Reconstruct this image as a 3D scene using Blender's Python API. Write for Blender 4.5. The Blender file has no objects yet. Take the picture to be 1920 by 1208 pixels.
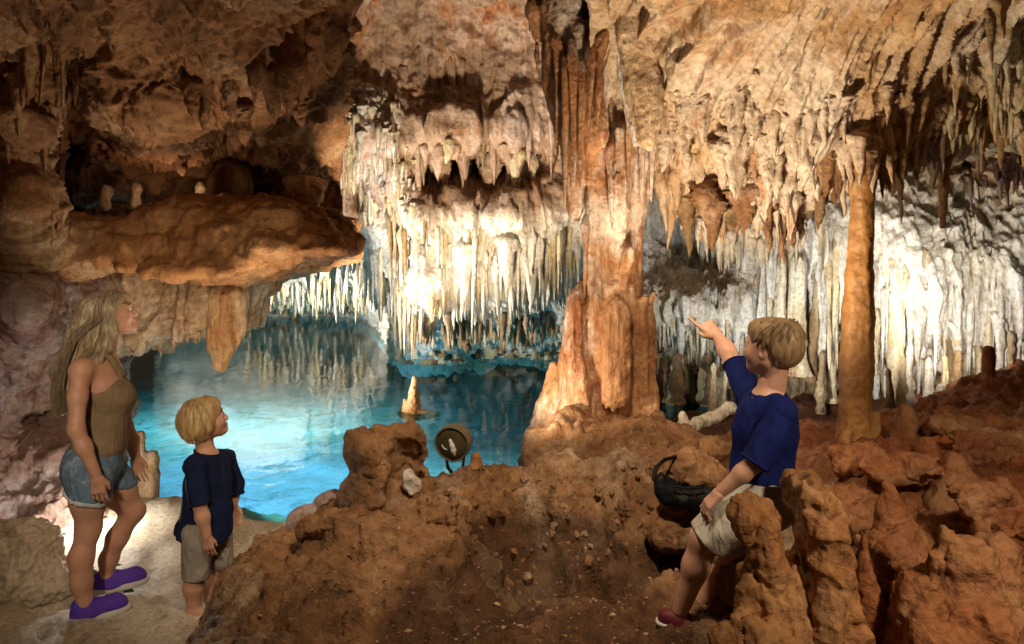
import bpy, math, random
import numpy as np
from mathutils import Vector, Matrix

# ---------------------------------------------------------------- camera, world, lamps, exposure
SC = bpy.context.scene
COL = SC.collection
FPX, HX, HY, ZC = 1300.0, 960.0, 470.0, 1.885      # focal length in photo pixels, horizon, eye height


def P(px, py, Y):
    """point of the place that stands at depth Y behind the photo position px, py"""
    return np.array([(px - HX) * Y / FPX, Y, ZC - (py - HY) * Y / FPX])


cam_d = bpy.data.cameras.new('camera')
cam = bpy.data.objects.new('camera', cam_d)
COL.objects.link(cam)
cam.location = (0, 0, ZC)
cam.rotation_euler = (math.radians(90), 0, 0)
cam_d.sensor_width = 36.0
cam_d.lens = 36.0 * FPX / 1920.0
cam_d.shift_y = -(604.0 - HY) / 1920.0
cam_d.clip_start = 0.05
cam_d.clip_end = 200.0
SC.camera = cam

world = bpy.data.worlds.new('World')
SC.world = world
world.use_nodes = True
bg = world.node_tree.nodes['Background']
bg.inputs['Color'].default_value = (1.0, 0.66, 0.42, 1)
bg.inputs['Strength'].default_value = 0.05

SC.view_settings.view_transform = 'Standard'
SC.view_settings.look = 'None'
SC.view_settings.gamma = 1.0
SC.view_settings.use_curve_mapping = False
SC.view_settings.exposure = 0.0
SC.cycles.use_denoising = True
try:
    SC.cycles.denoiser = 'OPENIMAGEDENOISE'
    SC.cycles.denoising_prefilter = 'ACCURATE'
except Exception:
    pass
SC.cycles.use_adaptive_sampling = True
SC.cycles.adaptive_threshold = 0.03
SC.cycles.max_bounces = 5
SC.cycles.diffuse_bounces = 2
SC.cycles.glossy_bounces = 3
SC.cycles.transparent_max_bounces = 8
SC.cycles.sample_clamp_indirect = 4.0
SC.cycles.caustics_reflective = False
SC.cycles.caustics_refractive = False


def lamp(name, loc, energy, color, target=None, angle=80, radius=0.12, blend=0.7):
    """a floodlight of the show cave, or an unseen fill lamp added to brighten"""
    ld = bpy.data.lights.new(name, 'SPOT' if target is not None else 'POINT')
    ld.energy = energy
    ld.color = color
    ld.shadow_soft_size = radius
    o = bpy.data.objects.new(name, ld)
    COL.objects.link(o)
    o.location = loc
    if target is not None:
        ld.spot_size = math.radians(angle)
        ld.spot_blend = blend
        d = Vector(target) - Vector(loc)
        o.rotation_euler = d.to_track_quat('-Z', 'Y').to_euler()
    return o


def pool_lamp(loc, size, energy, color):
    """wide underwater light that shines down on the bed"""
    ld = bpy.data.lights.new('underwater_lamp', 'AREA')
    ld.shape = 'ELLIPSE'
    ld.size, ld.size_y = size
    ld.energy = energy
    ld.color = color
    o = bpy.data.objects.new('underwater_lamp', ld)
    COL.objects.link(o)
    o.location = loc
    return o


WARM = (1.0, 0.62, 0.30)
WARMW = (1.0, 0.80, 0.56)
WHITE = (1.0, 0.95, 0.86)
COOL = (0.86, 0.94, 1.0)
AQUA = (0.08, 0.33, 1.0)
TEAL = (0.24, 0.90, 0.92)
# white floods across the pool
lamp('pool_flood', (-2.6, 7.3, 0.35), 620, WHITE, P(890, 480, 9.5), 95, 0.15)
lamp('far_pool_flood', (-5.0, 12.0, 0.5), 1500, WHITE, P(600, 520, 17), 120, 0.2)
lamp('lace_flood', P(560, 420, 7.2), 280, WHITE, P(680, 250, 8.8), 75, 0.1)
lamp('upper_wall_flood', (-0.5, 6.0, 0.3), 800, WARMW, P(840, 140, 9.2), 82, 0.15)
# floods behind the right-hand rocks
lamp('right_flood', (2.0, 5.6, 0.75), 190, (0.98, 0.98, 0.96), P(1500, 470, 7.2), 115, 0.12)
lamp('far_right_flood', (3.3, 5.25, 1.3), 130, WHITE, P(1790, 540, 6.6), 110, 0.12)
# warm floods and added fill lamps on the near formations
lamp('column_flood', (-0.20, 4.45, 0.78), 80, WARMW, (0.75, 5.2, 1.4), 100, 0.05)
lamp('roof_flood', (0.78, 3.75, 0.95), 310, WARMW, P(1480, 150, 4.5), 110, 0.12)
lamp('left_roof_flood', (-1.05, 4.3, 0.6), 100, WARMW, P(250, 60, 4.2), 80, 0.1)
lamp('ledge_flood', (-1.9, 4.4, 0.3), 45, WARMW, P(430, 480, 5.4), 90, 0.1)
lamp('added_ledge_fill', (-0.6, 3.1, 0.95), 55, WARMW, P(400, 455, 5.2), 42, 0.08)  # fill added to brighten the ledge's front face; no fixture stands there
lamp('added_hollow_fill', P(330, 375, 5.9), 4, WARMW, None, radius=0.05)  # small fill put inside the hollow so it reads less black
lamp('added_terrace_fill', (0.1, 2.2, 3.5), 350, WARMW, (0.15, 4.0, 0.65), 72, 0.12, 0.8)  # unseen overhead lamp, added to light the terrace and the seated boy
lamp('added_right_rock_fill', (1.7, 0.6, 2.9), 240, WARMW, (1.65, 2.8, 0.8), 58, 0.12, 0.8)  # invented spot near the camera, lifts the broken stalagmites out of the dark
lamp('added_people_fill', (-1.0, 0.2, 2.7), 300, WARMW, (-2.0, 3.7, 1.1), 42, 0.12, 0.9)  # added front fill on the woman and small boy, no real source
lamp('bank_lamp', (-2.72, 4.55, 0.22), 18, WHITE, None, radius=0.04)
# lamps under the water
BLUE = (0.17, 0.48, 1.0)
pool_lamp((-2.0, 6.0, -0.10), (2.6, 1.2), 11, TEAL)
pool_lamp((-2.9, 8.2, -0.10), (4.0, 2.4), 120, BLUE)
pool_lamp((-0.3, 7.6, -0.10), (1.6, 1.6), 48, BLUE)
pool_lamp((-0.7, 10.0, -0.10), (2.6, 1.6), 60, (0.14, 0.62, 0.85))
pool_lamp((-4.0, 11.0, -0.10), (5.0, 2.4), 140, BLUE)
pool_lamp((-6.0, 15.0, -0.10), (6.0, 4.0), 260, (0.16, 0.62, 0.95))

# ---------------------------------------------------------------- noise, meshes, distance fields
RNG = np.random.default_rng(11)
LAT = [RNG.random((64, 64, 64)).astype(np.float32) * 2 - 1 for _ in range(3)]


def vnoise(p, f, seed=0):
    """smooth lattice noise in -1..1; f may be a number or one per axis"""
    q = np.asarray(p, np.float32) * np.asarray(f, np.float32) + np.float32(seed * 7.31 + 100)
    i = np.floor(q)
    t = q - i
    i = i.astype(np.int64) & 63
    j = (i + 1) & 63
    t = t * t * t * (t * (t * 6 - 15) + 10)
    L = LAT[seed % 3]
    x0, y0, z0 = i[..., 0], i[..., 1], i[..., 2]
    x1, y1, z1 = j[..., 0], j[..., 1], j[..., 2]
    tx, ty, tz = t[..., 0], t[..., 1], t[..., 2]
    a = L[x0, y0, z0] * (1 - tx) + L[x1, y0, z0] * tx
    b = L[x0, y1, z0] * (1 - tx) + L[x1, y1, z0] * tx
    c = L[x0, y0, z1] * (1 - tx) + L[x1, y0, z1] * tx
    d = L[x0, y1, z1] * (1 - tx) + L[x1, y1, z1] * tx
    return (a * (1 - ty) + b * ty) * (1 - tz) + (c * (1 - ty) + d * ty) * tz


def fbm(p, f, octaves=3, seed=0, gain=0.5):
    f = np.asarray(f, np.float32)
    s, a = 0, 1.0
    for o in range(octaves):
        s = s + a * vnoise(p, f * (2.03 ** o), seed + o)
        a *= gain
    return s


def ridged(p, f, octaves=3, seed=0, gain=0.55):
    f = np.asarray(f, np.float32)
    s, a = 0, 1.0
    for o in range(octaves):
        s = s + a * (1 - 2 * np.abs(vnoise(p, f * (2.1 ** o), seed + o)))
        a *= gain
    return s


def mesh_np(name, V, Fq, smooth=True):
    """Fq: (n,4) quads or (n,3) triangles, or a list of such arrays"""
    me = bpy.data.meshes.new(name)
    Fl = Fq if isinstance(Fq, list) else [Fq]
    Fl = [np.asarray(f, np.int32) for f in Fl if len(f)]
    V = np.asarray(V, np.float32)
    me.vertices.add(len(V))
    me.vertices.foreach_set('co', V.ravel())
    nl = sum(f.size for f in Fl)
    npol = sum(len(f) for f in Fl)
    me.loops.add(nl)
    me.loops.foreach_set('vertex_index', np.concatenate([f.ravel() for f in Fl]))
    me.polygons.add(npol)
    tot = np.concatenate([np.full(len(f), f.shape[1], np.int32) for f in Fl])
    st = np.concatenate([[0], np.cumsum(tot)[:-1]]).astype(np.int32)
    me.polygons.foreach_set('loop_start', st)
    me.polygons.foreach_set('loop_total', tot)
    me.polygons.foreach_set('use_smooth', np.full(npol, smooth, bool))
    me.update(calc_edges=True)
    me.validate()
    return me


def link(name, me, mat=None, parent=None, loc=None, rot=None, scale=None):
    o = bpy.data.objects.new(name, me)
    COL.objects.link(o)
    if mat is not None and me is not None and not me.materials:
        me.materials.append(mat)
    if parent is not None:
        o.parent = parent
    if loc is not None:
        o.location = loc
    if rot is not None:
        o.rotation_euler = rot
    if scale is not None:
        o.scale = scale
    return o


def tag(o, label=None, cat=None, group=None, kind=None):
    if label:
        o['label'] = label
    if cat:
        o['category'] = cat
    if group:
        o['group'] = group
    if kind:
        o['kind'] = kind
    return o


def vnormals(V, F):
    V = np.asarray(V, np.float64)
    a, b, c, d = V[F[:, 0]], V[F[:, 1]], V[F[:, 2]], V[F[:, 3]]
    n = np.cross(c - a, d - b)
    N = np.zeros_like(V)
    for k in range(4):
        for ax in range(3):
            N[:, ax] += np.bincount(F[:, k], n[:, ax], len(V))
    return N / (np.linalg.norm(N, axis=1, keepdims=True) + 1e-12)


def subdivide(V, F):
    """one split of every quad into four"""
    E = np.concatenate([F[:, [0, 1]], F[:, [1, 2]], F[:, [2, 3]], F[:, [3, 0]]])
    E = np.sort(E, axis=1)
    key = E[:, 0].astype(np.int64) * len(V) + E[:, 1]
    u, inv = np.unique(key, return_inverse=True)
    ea, eb = u // len(V), u % len(V)
    M = (V[ea] + V[eb]) * 0.5
    C = V[F].mean(axis=1)
    nV, nE, nF = len(V), len(u), len(F)
    e = inv.reshape(4, nF) + nV
    c = np.arange(nF) + nV + nE
    Q = np.concatenate([np.stack([F[:, 0], e[0], c, e[3]], 1), np.stack([e[0], F[:, 1], e[1], c], 1),
                        np.stack([c, e[1], F[:, 2], e[2]], 1), np.stack([e[3], c, e[2], F[:, 3]], 1)])
    return np.concatenate([V, M, C]), Q


def surface_nets(F, lo, h):
    s = F < 0
    n = [k - 1 for k in F.shape]
    cnt = np.zeros(n, np.uint8)
    for dx in (0, 1):
        for dy in (0, 1):
            for dz in (0, 1):
                cnt += s[dx:dx + n[0], dy:dy + n[1], dz:dz + n[2]]
    act = (cnt > 0) & (cnt < 8)
    idx = np.full(n, -1, np.int32)
    I, J, K = np.nonzero(act)
    idx[I, J, K] = np.arange(len(I), dtype=np.int32)
    corner = {}
    for dx in (0, 1):
        for dy in (0, 1):
            for dz in (0, 1):
                corner[(dx, dy, dz)] = F[I + dx, J + dy, K + dz].astype(np.float64)
    acc = np.zeros((len(I), 3))
    num = np.zeros(len(I))
    for ax in range(3):
        for a in (0, 1):
            for b in (0, 1):
                c0 = [a, b]
                c0.insert(ax, 0)
                c1 = list(c0)
                c1[ax] = 1
                f0, f1 = corner[tuple(c0)], corner[tuple(c1)]
                m = (f0 < 0) != (f1 < 0)
                t = np.where(m, f0 / np.where(m, f0 - f1, 1), 0)
                q = np.array(c0, float)[None, :].repeat(len(I), 0)
                q[:, ax] = t
                acc += q * m[:, None]
                num += m
    V = (np.stack([I, J, K], 1) + acc / num[:, None]) * h + np.asarray(lo)
    Q = []
    for ax in range(3):
        o1, o2 = [(1, 2), (2, 0), (0, 1)][ax]
        sl0 = [slice(None)] * 3
        sl1 = [slice(None)] * 3
        sl0[ax] = slice(0, -1)
        sl1[ax] = slice(1, None)
        d = s[tuple(sl0)] != s[tuple(sl1)]
        ids = np.stack(np.nonzero(d), 1)
        ok = (ids[:, o1] >= 1) & (ids[:, o2] >= 1) & (ids[:, o1] < n[o1]) & (ids[:, o2] < n[o2])
        ids = ids[ok]
        if not len(ids):
            continue
        inside0 = s[ids[:, 0], ids[:, 1], ids[:, 2]]

        def cell(d1, d2):
            c = ids.copy()
            c[:, o1] += d1
            c[:, o2] += d2
            return idx[c[:, 0], c[:, 1], c[:, 2]]
        q = np.stack([cell(-1, -1), cell(0, -1), cell(0, 0), cell(-1, 0)], 1)
        q[~inside0] = q[~inside0][:, ::-1]
        Q.append(q)
    return V, np.concatenate(Q)


class Field:
    """a distance field on a box of cells; negative is solid"""

    def __init__(s, lo, hi, h):
        s.lo = np.asarray(lo, float)
        s.h = h
        s.n = np.ceil((np.asarray(hi) - s.lo) / h).astype(int) + 1
        s.F = np.full(s.n, 9.0, np.float32)
        s.ax = [(s.lo[k] + np.arange(s.n[k]) * h).astype(np.float32) for k in range(3)]

    def box(s, lo, hi):
        a = np.clip(np.floor((np.asarray(lo) - s.lo) / s.h).astype(int), 0, s.n)
        b = np.clip(np.ceil((np.asarray(hi) - s.lo) / s.h).astype(int) + 1, 0, s.n)
        if np.any(b <= a):
            return None, None
        sl = tuple(slice(a[k], b[k]) for k in range(3))
        return sl, (s.ax[0][sl[0]][:, None, None], s.ax[1][sl[1]][None, :, None], s.ax[2][sl[2]][None, None, :])

    def put(s, sl, d, k=0.0, op='add'):
        f = s.F[sl]
        if op == 'add':
            if k > 0:
                g = np.clip(0.5 + 0.5 * (f - d) / k, 0, 1)
                g = np.where(f > 5, 1.0, g)
                s.F[sl] = f * (1 - g) + d * g - np.where(f > 5, 0, k * g * (1 - g))
            else:
                s.F[sl] = np.minimum(f, d)
        elif op == 'cut':
            if k > 0:
                g = np.clip(0.5 - 0.5 * (f + d) / k, 0, 1)
                s.F[sl] = f * (1 - g) - d * g + k * g * (1 - g)
            else:
                s.F[sl] = np.maximum(f, -d)
        else:
            s.F[sl] = np.maximum(f, d)

    def cone(s, a, b, ra, rb, k=0.0, op='add', sq=None, pad=0.25):
        """round cone from a to b; sq squashes distances per axis (flattening)"""
        a = np.asarray(a, float)
        b = np.asarray(b, float)
        R = max(ra, rb) * (1 if sq is None else max(1 / v for v in sq)) + k + pad * max(ra, rb) + 3 * s.h
        sl, c = s.box(np.minimum(a, b) - R, np.maximum(a, b) + R)
        if sl is None:
            return
        S = np.ones(3) if sq is None else np.asarray(sq, float)
        ba = (b - a) * S
        L2 = float(ba @ ba) + 1e-12
        q = [(c[i] - a[i]) * S[i] for i in range(3)]
        t = np.clip((q[0] * ba[0] + q[1] * ba[1] + q[2] * ba[2]) / L2, 0, 1)
        d = np.sqrt((q[0] - ba[0] * t) ** 2 + (q[1] - ba[1] * t) ** 2 + (q[2] - ba[2] * t) ** 2) - (ra + (rb - ra) * t)
        s.put(sl, d.astype(np.float32), k, op)

    def ell(s, c0, r, k=0.0, op='add', rot=None):
        c0 = np.asarray(c0, float)
        r = np.asarray(r, float)
        R = max(r) + k + 3 * s.h
        sl, c = s.box(c0 - R, c0 + R)
        if sl is None:
            return
        q = [c[i] - c0[i] for i in range(3)]
        if rot is not None:
            M = np.array(rot)
            q = [M[0, i] * q[0] + M[1, i] * q[1] + M[2, i] * q[2] for i in range(3)]
        k0 = np.sqrt((q[0] / r[0]) ** 2 + (q[1] / r[1]) ** 2 + (q[2] / r[2]) ** 2)
        k1 = np.sqrt((q[0] / r[0] ** 2) ** 2 + (q[1] / r[1] ** 2) ** 2 + (q[2] / r[2] ** 2) ** 2) + 1e-6
        s.put(sl, (k0 * (k0 - 1) / k1).astype(np.float32), k, op)

    def prism(s, poly, y0, y1, rnd=0.05, k=0.0, op='add', lean=0.0):
        """outline in world x,z carried from depth y0 to y1 with rounded rims"""
        poly = np.asarray(poly, float)
        pad = k + 4 * s.h + rnd
        sl, c = s.box([poly[:, 0].min() - pad, y0 - pad, poly[:, 1].min() - pad],
                      [poly[:, 0].max() + pad, y1 + pad, poly[:, 1].max() + pad])
        if sl is None:
            return
        X, Z = np.meshgrid(c[0].ravel(), c[2].ravel(), indexing='ij')
        d2 = poly_sdf(poly, X, Z)[:, None, :]
        dy = np.abs(c[1] - (y0 + y1) / 2 - lean * (c[2] - poly[:, 1].mean())) - (y1 - y0) / 2
        a, b = d2 + rnd, dy + rnd
        d = np.sqrt(np.maximum(a, 0) ** 2 + np.maximum(b, 0) ** 2) + np.minimum(np.maximum(a, b), 0) - rnd
        s.put(sl, d.astype(np.float32), k, op)

    def half(s, axis, v, side):
        """keep only the part where side*(coord - v) < 0"""
        c = s.ax[axis]
        sh = [1, 1, 1]
        sh[axis] = -1
        s.F = np.maximum(s.F, (side * (c - v)).reshape(sh).astype(np.float32))

    def noise(s, amp, f, octaves=2, seed=0, kind='fbm', band=None):
        m = np.abs(s.F) < (band or amp * 2.2 + 2 * s.h)
        I, J, K = np.nonzero(m)
        p = np.stack([s.ax[0][I], s.ax[1][J], s.ax[2][K]], 1)
        fn = fbm if kind == 'fbm' else ridged
        s.F[I, J, K] += (amp * fn(p, f, octaves, seed)).astype(np.float32)

    def mesh(s, close=True):
        if close:
            for a in range(3):
                for e in (0, -1):
                    sl = [slice(None)] * 3
                    sl[a] = e
                    s.F[tuple(sl)] = np.maximum(s.F[tuple(sl)], 0.3 * s.h)
        return surface_nets(s.F, s.lo, s.h)


def poly_sdf(v, X, Z):
    d = np.full(X.shape, 1e9)
    inside = np.zeros(X.shape, bool)
    n = len(v)
    for i in range(n):
        a, b = v[i], v[(i + 1) % n]
        e = b - a
        wx, wz = X - a[0], Z - a[1]
        t = np.clip((wx * e[0] + wz * e[1]) / (e @ e + 1e-12), 0, 1)
        d = np.minimum(d, (wx - e[0] * t) ** 2 + (wz - e[1] * t) ** 2)
        c = (a[1] > Z) != (b[1] > Z)
        with np.errstate(divide='ignore', invalid='ignore'):
            xi = e[0] * (Z - a[1]) / (e[1] if e[1] != 0 else 1e-12) + a[0]
        inside ^= c & (X < xi)
    return np.where(inside, -1, 1) * np.sqrt(d)


def displace(V, F, terms):
    """terms: (amplitude, frequency, octaves, seed, kind)"""
    N = vnormals(V, F)
    d = 0
    for amp, f, octv, seed, kind in terms:
        d = d + amp * (fbm if kind == 'fbm' else ridged)(V, f, octv, seed)
    return V + N * np.asarray(d)[:, None]


def rock(name, field, mat, terms, sub=1, parent=None):
    V, F = field.mesh()
    for _ in range(sub):
        V, F = subdivide(V, F)
    V = displace(V, F, terms)
    return link(name, mesh_np(name, V, F), mat, parent)


class RBF:
    def __init__(s, pts, vals, c=0.4, smooth=1e-3):
        s.p = np.asarray(pts, float)
        v = np.asarray(vals, float)
        n = len(s.p)
        s.c = c
        A = np.sqrt(((s.p[:, None] - s.p[None]) ** 2).sum(-1) + c * c)
        M = np.zeros((n + 3, n + 3))
        M[:n, :n] = -A + np.eye(n) * smooth
        M[:n, n] = M[n, :n] = 1
        M[:n, n + 1:] = s.p
        M[n + 1:, :n] = s.p.T
        s.w = np.linalg.solve(M, np.concatenate([v, np.zeros(3)]))

    def __call__(s, q):
        q = np.asarray(q, float)
        sh = q.shape[:-1]
        q = q.reshape(-1, 2)
        out = np.zeros(len(q))
        n = len(s.p)
        for i in range(n):
            out -= s.w[i] * np.sqrt(((q - s.p[i]) ** 2).sum(1) + s.c * s.c)
        out += s.w[n] + q @ s.w[n + 1:]
        return out.reshape(sh)


class Sheet:
    """a rock face surveyed as points: photo direction + distance, then broken up by noise in the place's own metres"""

    def __init__(s, u0, u1, step, top, bottom, ctl, terms, pits=(), curl=None, c=0.5, rows=None):
        nu = int((u1 - u0) / step) + 1
        U = np.linspace(u0, u1, nu)
        T = np.interp(U, *zip(*top))
        B = np.interp(U, *zip(*bottom))
        nv = rows or int((B - T).max() / step) + 1
        t = np.linspace(0, 1, nv)
        s.U, s.T, s.B = U, T, B
        PX = np.repeat(U[:, None], nv, 1)
        PY = T[:, None] + (B - T)[:, None] * t[None]
        ctl = np.asarray(ctl, float)
        D = RBF(ctl[:, :2] / 100, ctl[:, 2], c)(np.stack([PX, PY], -1) / 100)
        V = np.stack([(PX - HX) * D / FPX, D, ZC - (PY - HY) * D / FPX], -1)
        if curl:                                            # the lower rim rolls back and up out of sight
            m = curl[0]
            k = (np.arange(1, m + 1) / m)[None, :, None]
            e = V[:, -1:, :] + np.concatenate([0 * k, k * curl[1], (k ** 1.5) * curl[2]], -1)
            V = np.concatenate([V, e], 1)
        nu, nv = V.shape[:2]
        s.nu, s.nv = nu, nv
        ids = np.arange(nu * nv).reshape(nu, nv)
        F = np.stack([ids[:-1, :-1], ids[:-1, 1:], ids[1:, 1:], ids[1:, :-1]], -1).reshape(-1, 4)
        V = V.reshape(-1, 3)
        for px, py, r, dep in pits:
            c0 = P(px, py, float(RBF(ctl[:, :2] / 100, ctl[:, 2], c)(np.array([[px, py]]) / 100)[0]))
            R = r * c0[1] / FPX
            q = ((V - c0) ** 2).sum(1) / R ** 2
            V = V + np.array([0, 1, 0])[None] * (dep * np.exp(-q * 1.6))[:, None] * (V / np.linalg.norm(c0))[:, 1:2]
        V = displace(V, F, terms)
        s.V, s.F = V, F
        s.G = V.reshape(nu, nv, 3)
        s.rows = nv - (curl[0] if curl else 0)

    def at(s, px, py):
        i = (px - s.U[0]) / (s.U[-1] - s.U[0]) * (s.nu - 1)
        i = int(np.clip(round(i), 0, s.nu - 1))
        j = int(np.clip(round((py - s.T[i]) / (s.B[i] - s.T[i]) * (s.rows - 1)), 0, s.rows - 1))
        return s.G[i, j]

    def obj(s, name, mat):
        return link(name, mesh_np(name, s.V, s.F), mat)

# ---------------------------------------------------------------- materials
class NT:
    def __init__(s, name):
        s.m = bpy.data.materials.new(name)
        s.m.use_nodes = True
        s.t = s.m.node_tree
        s.t.nodes.clear()
        s.out = s.n('ShaderNodeOutputMaterial')

    def n(s, kind, **kw):
        nd = s.t.nodes.new(kind)
        for k, v in kw.items():
            setattr(nd, k, v)
        return nd

    def l(s, a, b):
        s.t.links.new(a, b)

    def val(s, sock, v):
        if hasattr(v, 'is_output'):
            s.l(v, sock)
        else:
            sock.default_value = v

    def noise(s, vec, scale, detail=4, rough=0.55, dist=0.0):
        nd = s.n('ShaderNodeTexNoise')
        s.l(vec, nd.inputs['Vector'])
        nd.inputs['Scale'].default_value = scale
        nd.inputs['Detail'].default_value = detail
        nd.inputs['Roughness'].default_value = rough
        nd.inputs['Distortion'].default_value = dist
        return nd.outputs['Fac']

    def scale(s, vec, sc):
        nd = s.n('ShaderNodeVectorMath', operation='MULTIPLY')
        s.l(vec, nd.inputs[0])
        nd.inputs[1].default_value = sc
        return nd.outputs[0]

    def ramp(s, fac, stops):
        nd = s.n('ShaderNodeValToRGB')
        s.l(fac, nd.inputs['Fac'])
        e = nd.color_ramp.elements
        while len(e) < len(stops):
            e.new(0.5)
        for i, (p, c) in enumerate(stops):
            e[i].position = p
            e[i].color = (*c, 1) if len(c) == 3 else c
        return nd.outputs['Color']

    def mix(s, fac, a, b, mode='MIX'):
        nd = s.n('ShaderNodeMix', data_type='RGBA', blend_type=mode)
        s.val(nd.inputs[0], fac)
        s.val(nd.inputs[6], a if hasattr(a, 'is_output') else (*a, 1))
        s.val(nd.inputs[7], b if hasattr(b, 'is_output') else (*b, 1))
        return nd.outputs[2]

    def math(s, op, a, b=0.0, c=0.0):
        nd = s.n('ShaderNodeMath', operation=op)
        s.val(nd.inputs[0], a)
        s.val(nd.inputs[1], b)
        s.val(nd.inputs[2], c)
        return nd.outputs[0]

    def rng(s, v, a, b, c=0.0, d=1.0):
        nd = s.n('ShaderNodeMapRange')
        s.l(v, nd.inputs[0])
        for i, q in enumerate((a, b, c, d)):
            nd.inputs[i + 1].default_value = q
        return nd.outputs[0]

    def bump(s, h, strength, dist, normal=None):
        nd = s.n('ShaderNodeBump')
        s.l(h, nd.inputs['Height'])
        nd.inputs['Strength'].default_value = strength
        nd.inputs['Distance'].default_value = dist
        if normal is not None:
            s.l(normal, nd.inputs['Normal'])
        return nd.outputs['Normal']

    def principled(s, color, rough, spec=0.5, normal=None, **kw):
        b = s.n('ShaderNodeBsdfPrincipled')
        s.val(b.inputs['Base Color'], color if hasattr(color, 'is_output') else (*color, 1))
        s.val(b.inputs['Roughness'], rough)
        b.inputs['Specular IOR Level'].default_value = spec
        if normal is not None:
            s.l(normal, b.inputs['Normal'])
        for k, v in kw.items():
            s.val(b.inputs[k], v)
        s.l(b.outputs[0], s.out.inputs['Surface'])
        return b


def rock_mat(name, cols, pale=None, stain=None, scale=1.0, streak=0.5, bump=0.9, bd=0.04, rough=(0.55, 0.9), spec=0.35,
             pit=0.4, pale_amt=(0.52, 0.68), stain_amt=(0.55, 0.7), fine=22.0, streak_z=0.12):
    """limestone: mottled base colours, mineral patches, drip streaks, pits; all in the place's metres"""
    t = NT(name)
    pos = t.n('ShaderNodeNewGeometry').outputs['Position']
    n1 = t.noise(pos, 1.7 * scale, 7, 0.62, 0.6)
    n = len(cols)
    col = t.ramp(n1, [(0.28 + 0.44 * i / (n - 1), c) for i, c in enumerate(cols)])
    sv = t.scale(pos, (1, 1, streak_z))
    st = t.noise(sv, 9 * scale, 5, 0.65, 0.3)
    if pale is not None:
        m = t.noise(t.scale(pos, (1, 1, 0.5)), 0.9 * scale, 5, 0.6, 0.8)
        m = t.math('ADD', m, t.math('MULTIPLY', t.math('SUBTRACT', st, 0.5), 0.25))
        col = t.mix(t.rng(m, pale_amt[0], pale_amt[1]), col, pale)
    if stain is not None:
        m2 = t.noise(t.scale(pos, (1.3, 1.3, 0.45)), 1.6 * scale, 6, 0.65, 1.0)
        col = t.mix(t.rng(m2, stain_amt[0], stain_amt[1]), col, stain)
    col = t.mix(streak, col, t.ramp(st, [(0.3, (0.45, 0.38, 0.3)), (0.5, (1, 1, 1)), (0.72, (1.25, 1.2, 1.12))]), 'MULTIPLY')
    fn = t.noise(pos, fine, 6, 0.7)
    col = t.mix(0.75, col, t.ramp(fn, [(0.3, (0.42, 0.36, 0.3)), (0.55, (1, 1, 1)), (0.75, (1.25, 1.22, 1.18))]), 'MULTIPLY')
    vo = t.n('ShaderNodeTexVoronoi')
    t.l(t.scale(pos, (1, 1, 0.6)), vo.inputs['Vector'])
    vo.inputs['Scale'].default_value = 9 * scale
    vo.inputs['Randomness'].default_value = 1.0
    pt = t.rng(vo.outputs['Distance'], 0.0, 0.22)
    col = t.mix(pit, col, t.ramp(pt, [(0.0, (0.45, 0.36, 0.28)), (0.6, (1, 1, 1))]), 'MULTIPLY')
    h = t.math('ADD', t.math('MULTIPLY', fn, 0.55), t.math('MULTIPLY', st, 0.9 * streak + 0.15))
    h = t.math('ADD', h, t.math('MULTIPLY', pt, pit * 0.5))
    h = t.math('ADD', h, t.math('MULTIPLY', t.noise(pos, 6 * scale, 5, 0.6, 0.4), 0.7))
    nrm = t.bump(h, bump, bd)
    t.principled(col, t.rng(n1, 0.3, 0.7, rough[0], rough[1]), spec, nrm)
    return t.m


M = {}
# near brown rock of floor and left roof
M['brown'] = rock_mat('brown_limestone', [(0.10, 0.045, 0.018), (0.30, 0.15, 0.065), (0.48, 0.27, 0.13)], pale=(0.56, 0.42, 0.28),
                      stain=(0.20, 0.075, 0.025), streak=0.2, pit=0.7, scale=1.5, bump=1.0, bd=0.05, rough=(0.55, 0.85), spec=0.35)
M['roof_left'] = rock_mat('tan_roof_rock', [(0.15, 0.065, 0.025), (0.34, 0.165, 0.07), (0.46, 0.26, 0.13)], pale=(0.52, 0.36, 0.22),
                          stain=(0.25, 0.095, 0.03), streak=0.55)
M['red'] = rock_mat('red_clay_rock', [(0.20, 0.065, 0.025), (0.40, 0.15, 0.055), (0.50, 0.23, 0.10)], pale=(0.5, 0.28, 0.14),
                    stain=(0.22, 0.07, 0.03), streak=0.2)
M['ledge'] = rock_mat('orange_ledge_rock', [(0.24, 0.095, 0.03), (0.50, 0.23, 0.085), (0.60, 0.33, 0.15)], pale=(0.62, 0.38, 0.20),
                      stain=(0.13, 0.06, 0.03), streak=0.25)
M['curtain'] = rock_mat('pale_curtain_rock', [(0.36, 0.23, 0.13), (0.55, 0.38, 0.22), (0.62, 0.47, 0.32)], pale=(0.6, 0.5, 0.42),
                        stain=(0.34, 0.18, 0.09), streak=0.7)
M['golden'] = rock_mat('golden_flowstone', [(0.34, 0.18, 0.075), (0.55, 0.34, 0.16), (0.64, 0.45, 0.25)], pale=(0.74, 0.62, 0.50),
                       stain=(0.45, 0.17, 0.05), streak=0.6, pit=0.55, pale_amt=(0.46, 0.66))
M['pink'] = rock_mat('pinkish_wall_rock', [(0.38, 0.22, 0.13), (0.54, 0.37, 0.26), (0.62, 0.46, 0.36)], pale=(0.66, 0.52, 0.46),
                     stain=(0.50, 0.21, 0.08), streak=0.6, pit=0.45, stain_amt=(0.53, 0.64))
M['white'] = rock_mat('white_dripstone', [(0.62, 0.54, 0.40), (0.80, 0.75, 0.65), (0.87, 0.84, 0.78)], pale=(0.88, 0.87, 0.84),
                      stain=(0.55, 0.40, 0.22), streak=0.8, pit=0.6, stain_amt=(0.58, 0.72), spec=0.45, rough=(0.4, 0.75), bd=0.05)
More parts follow.
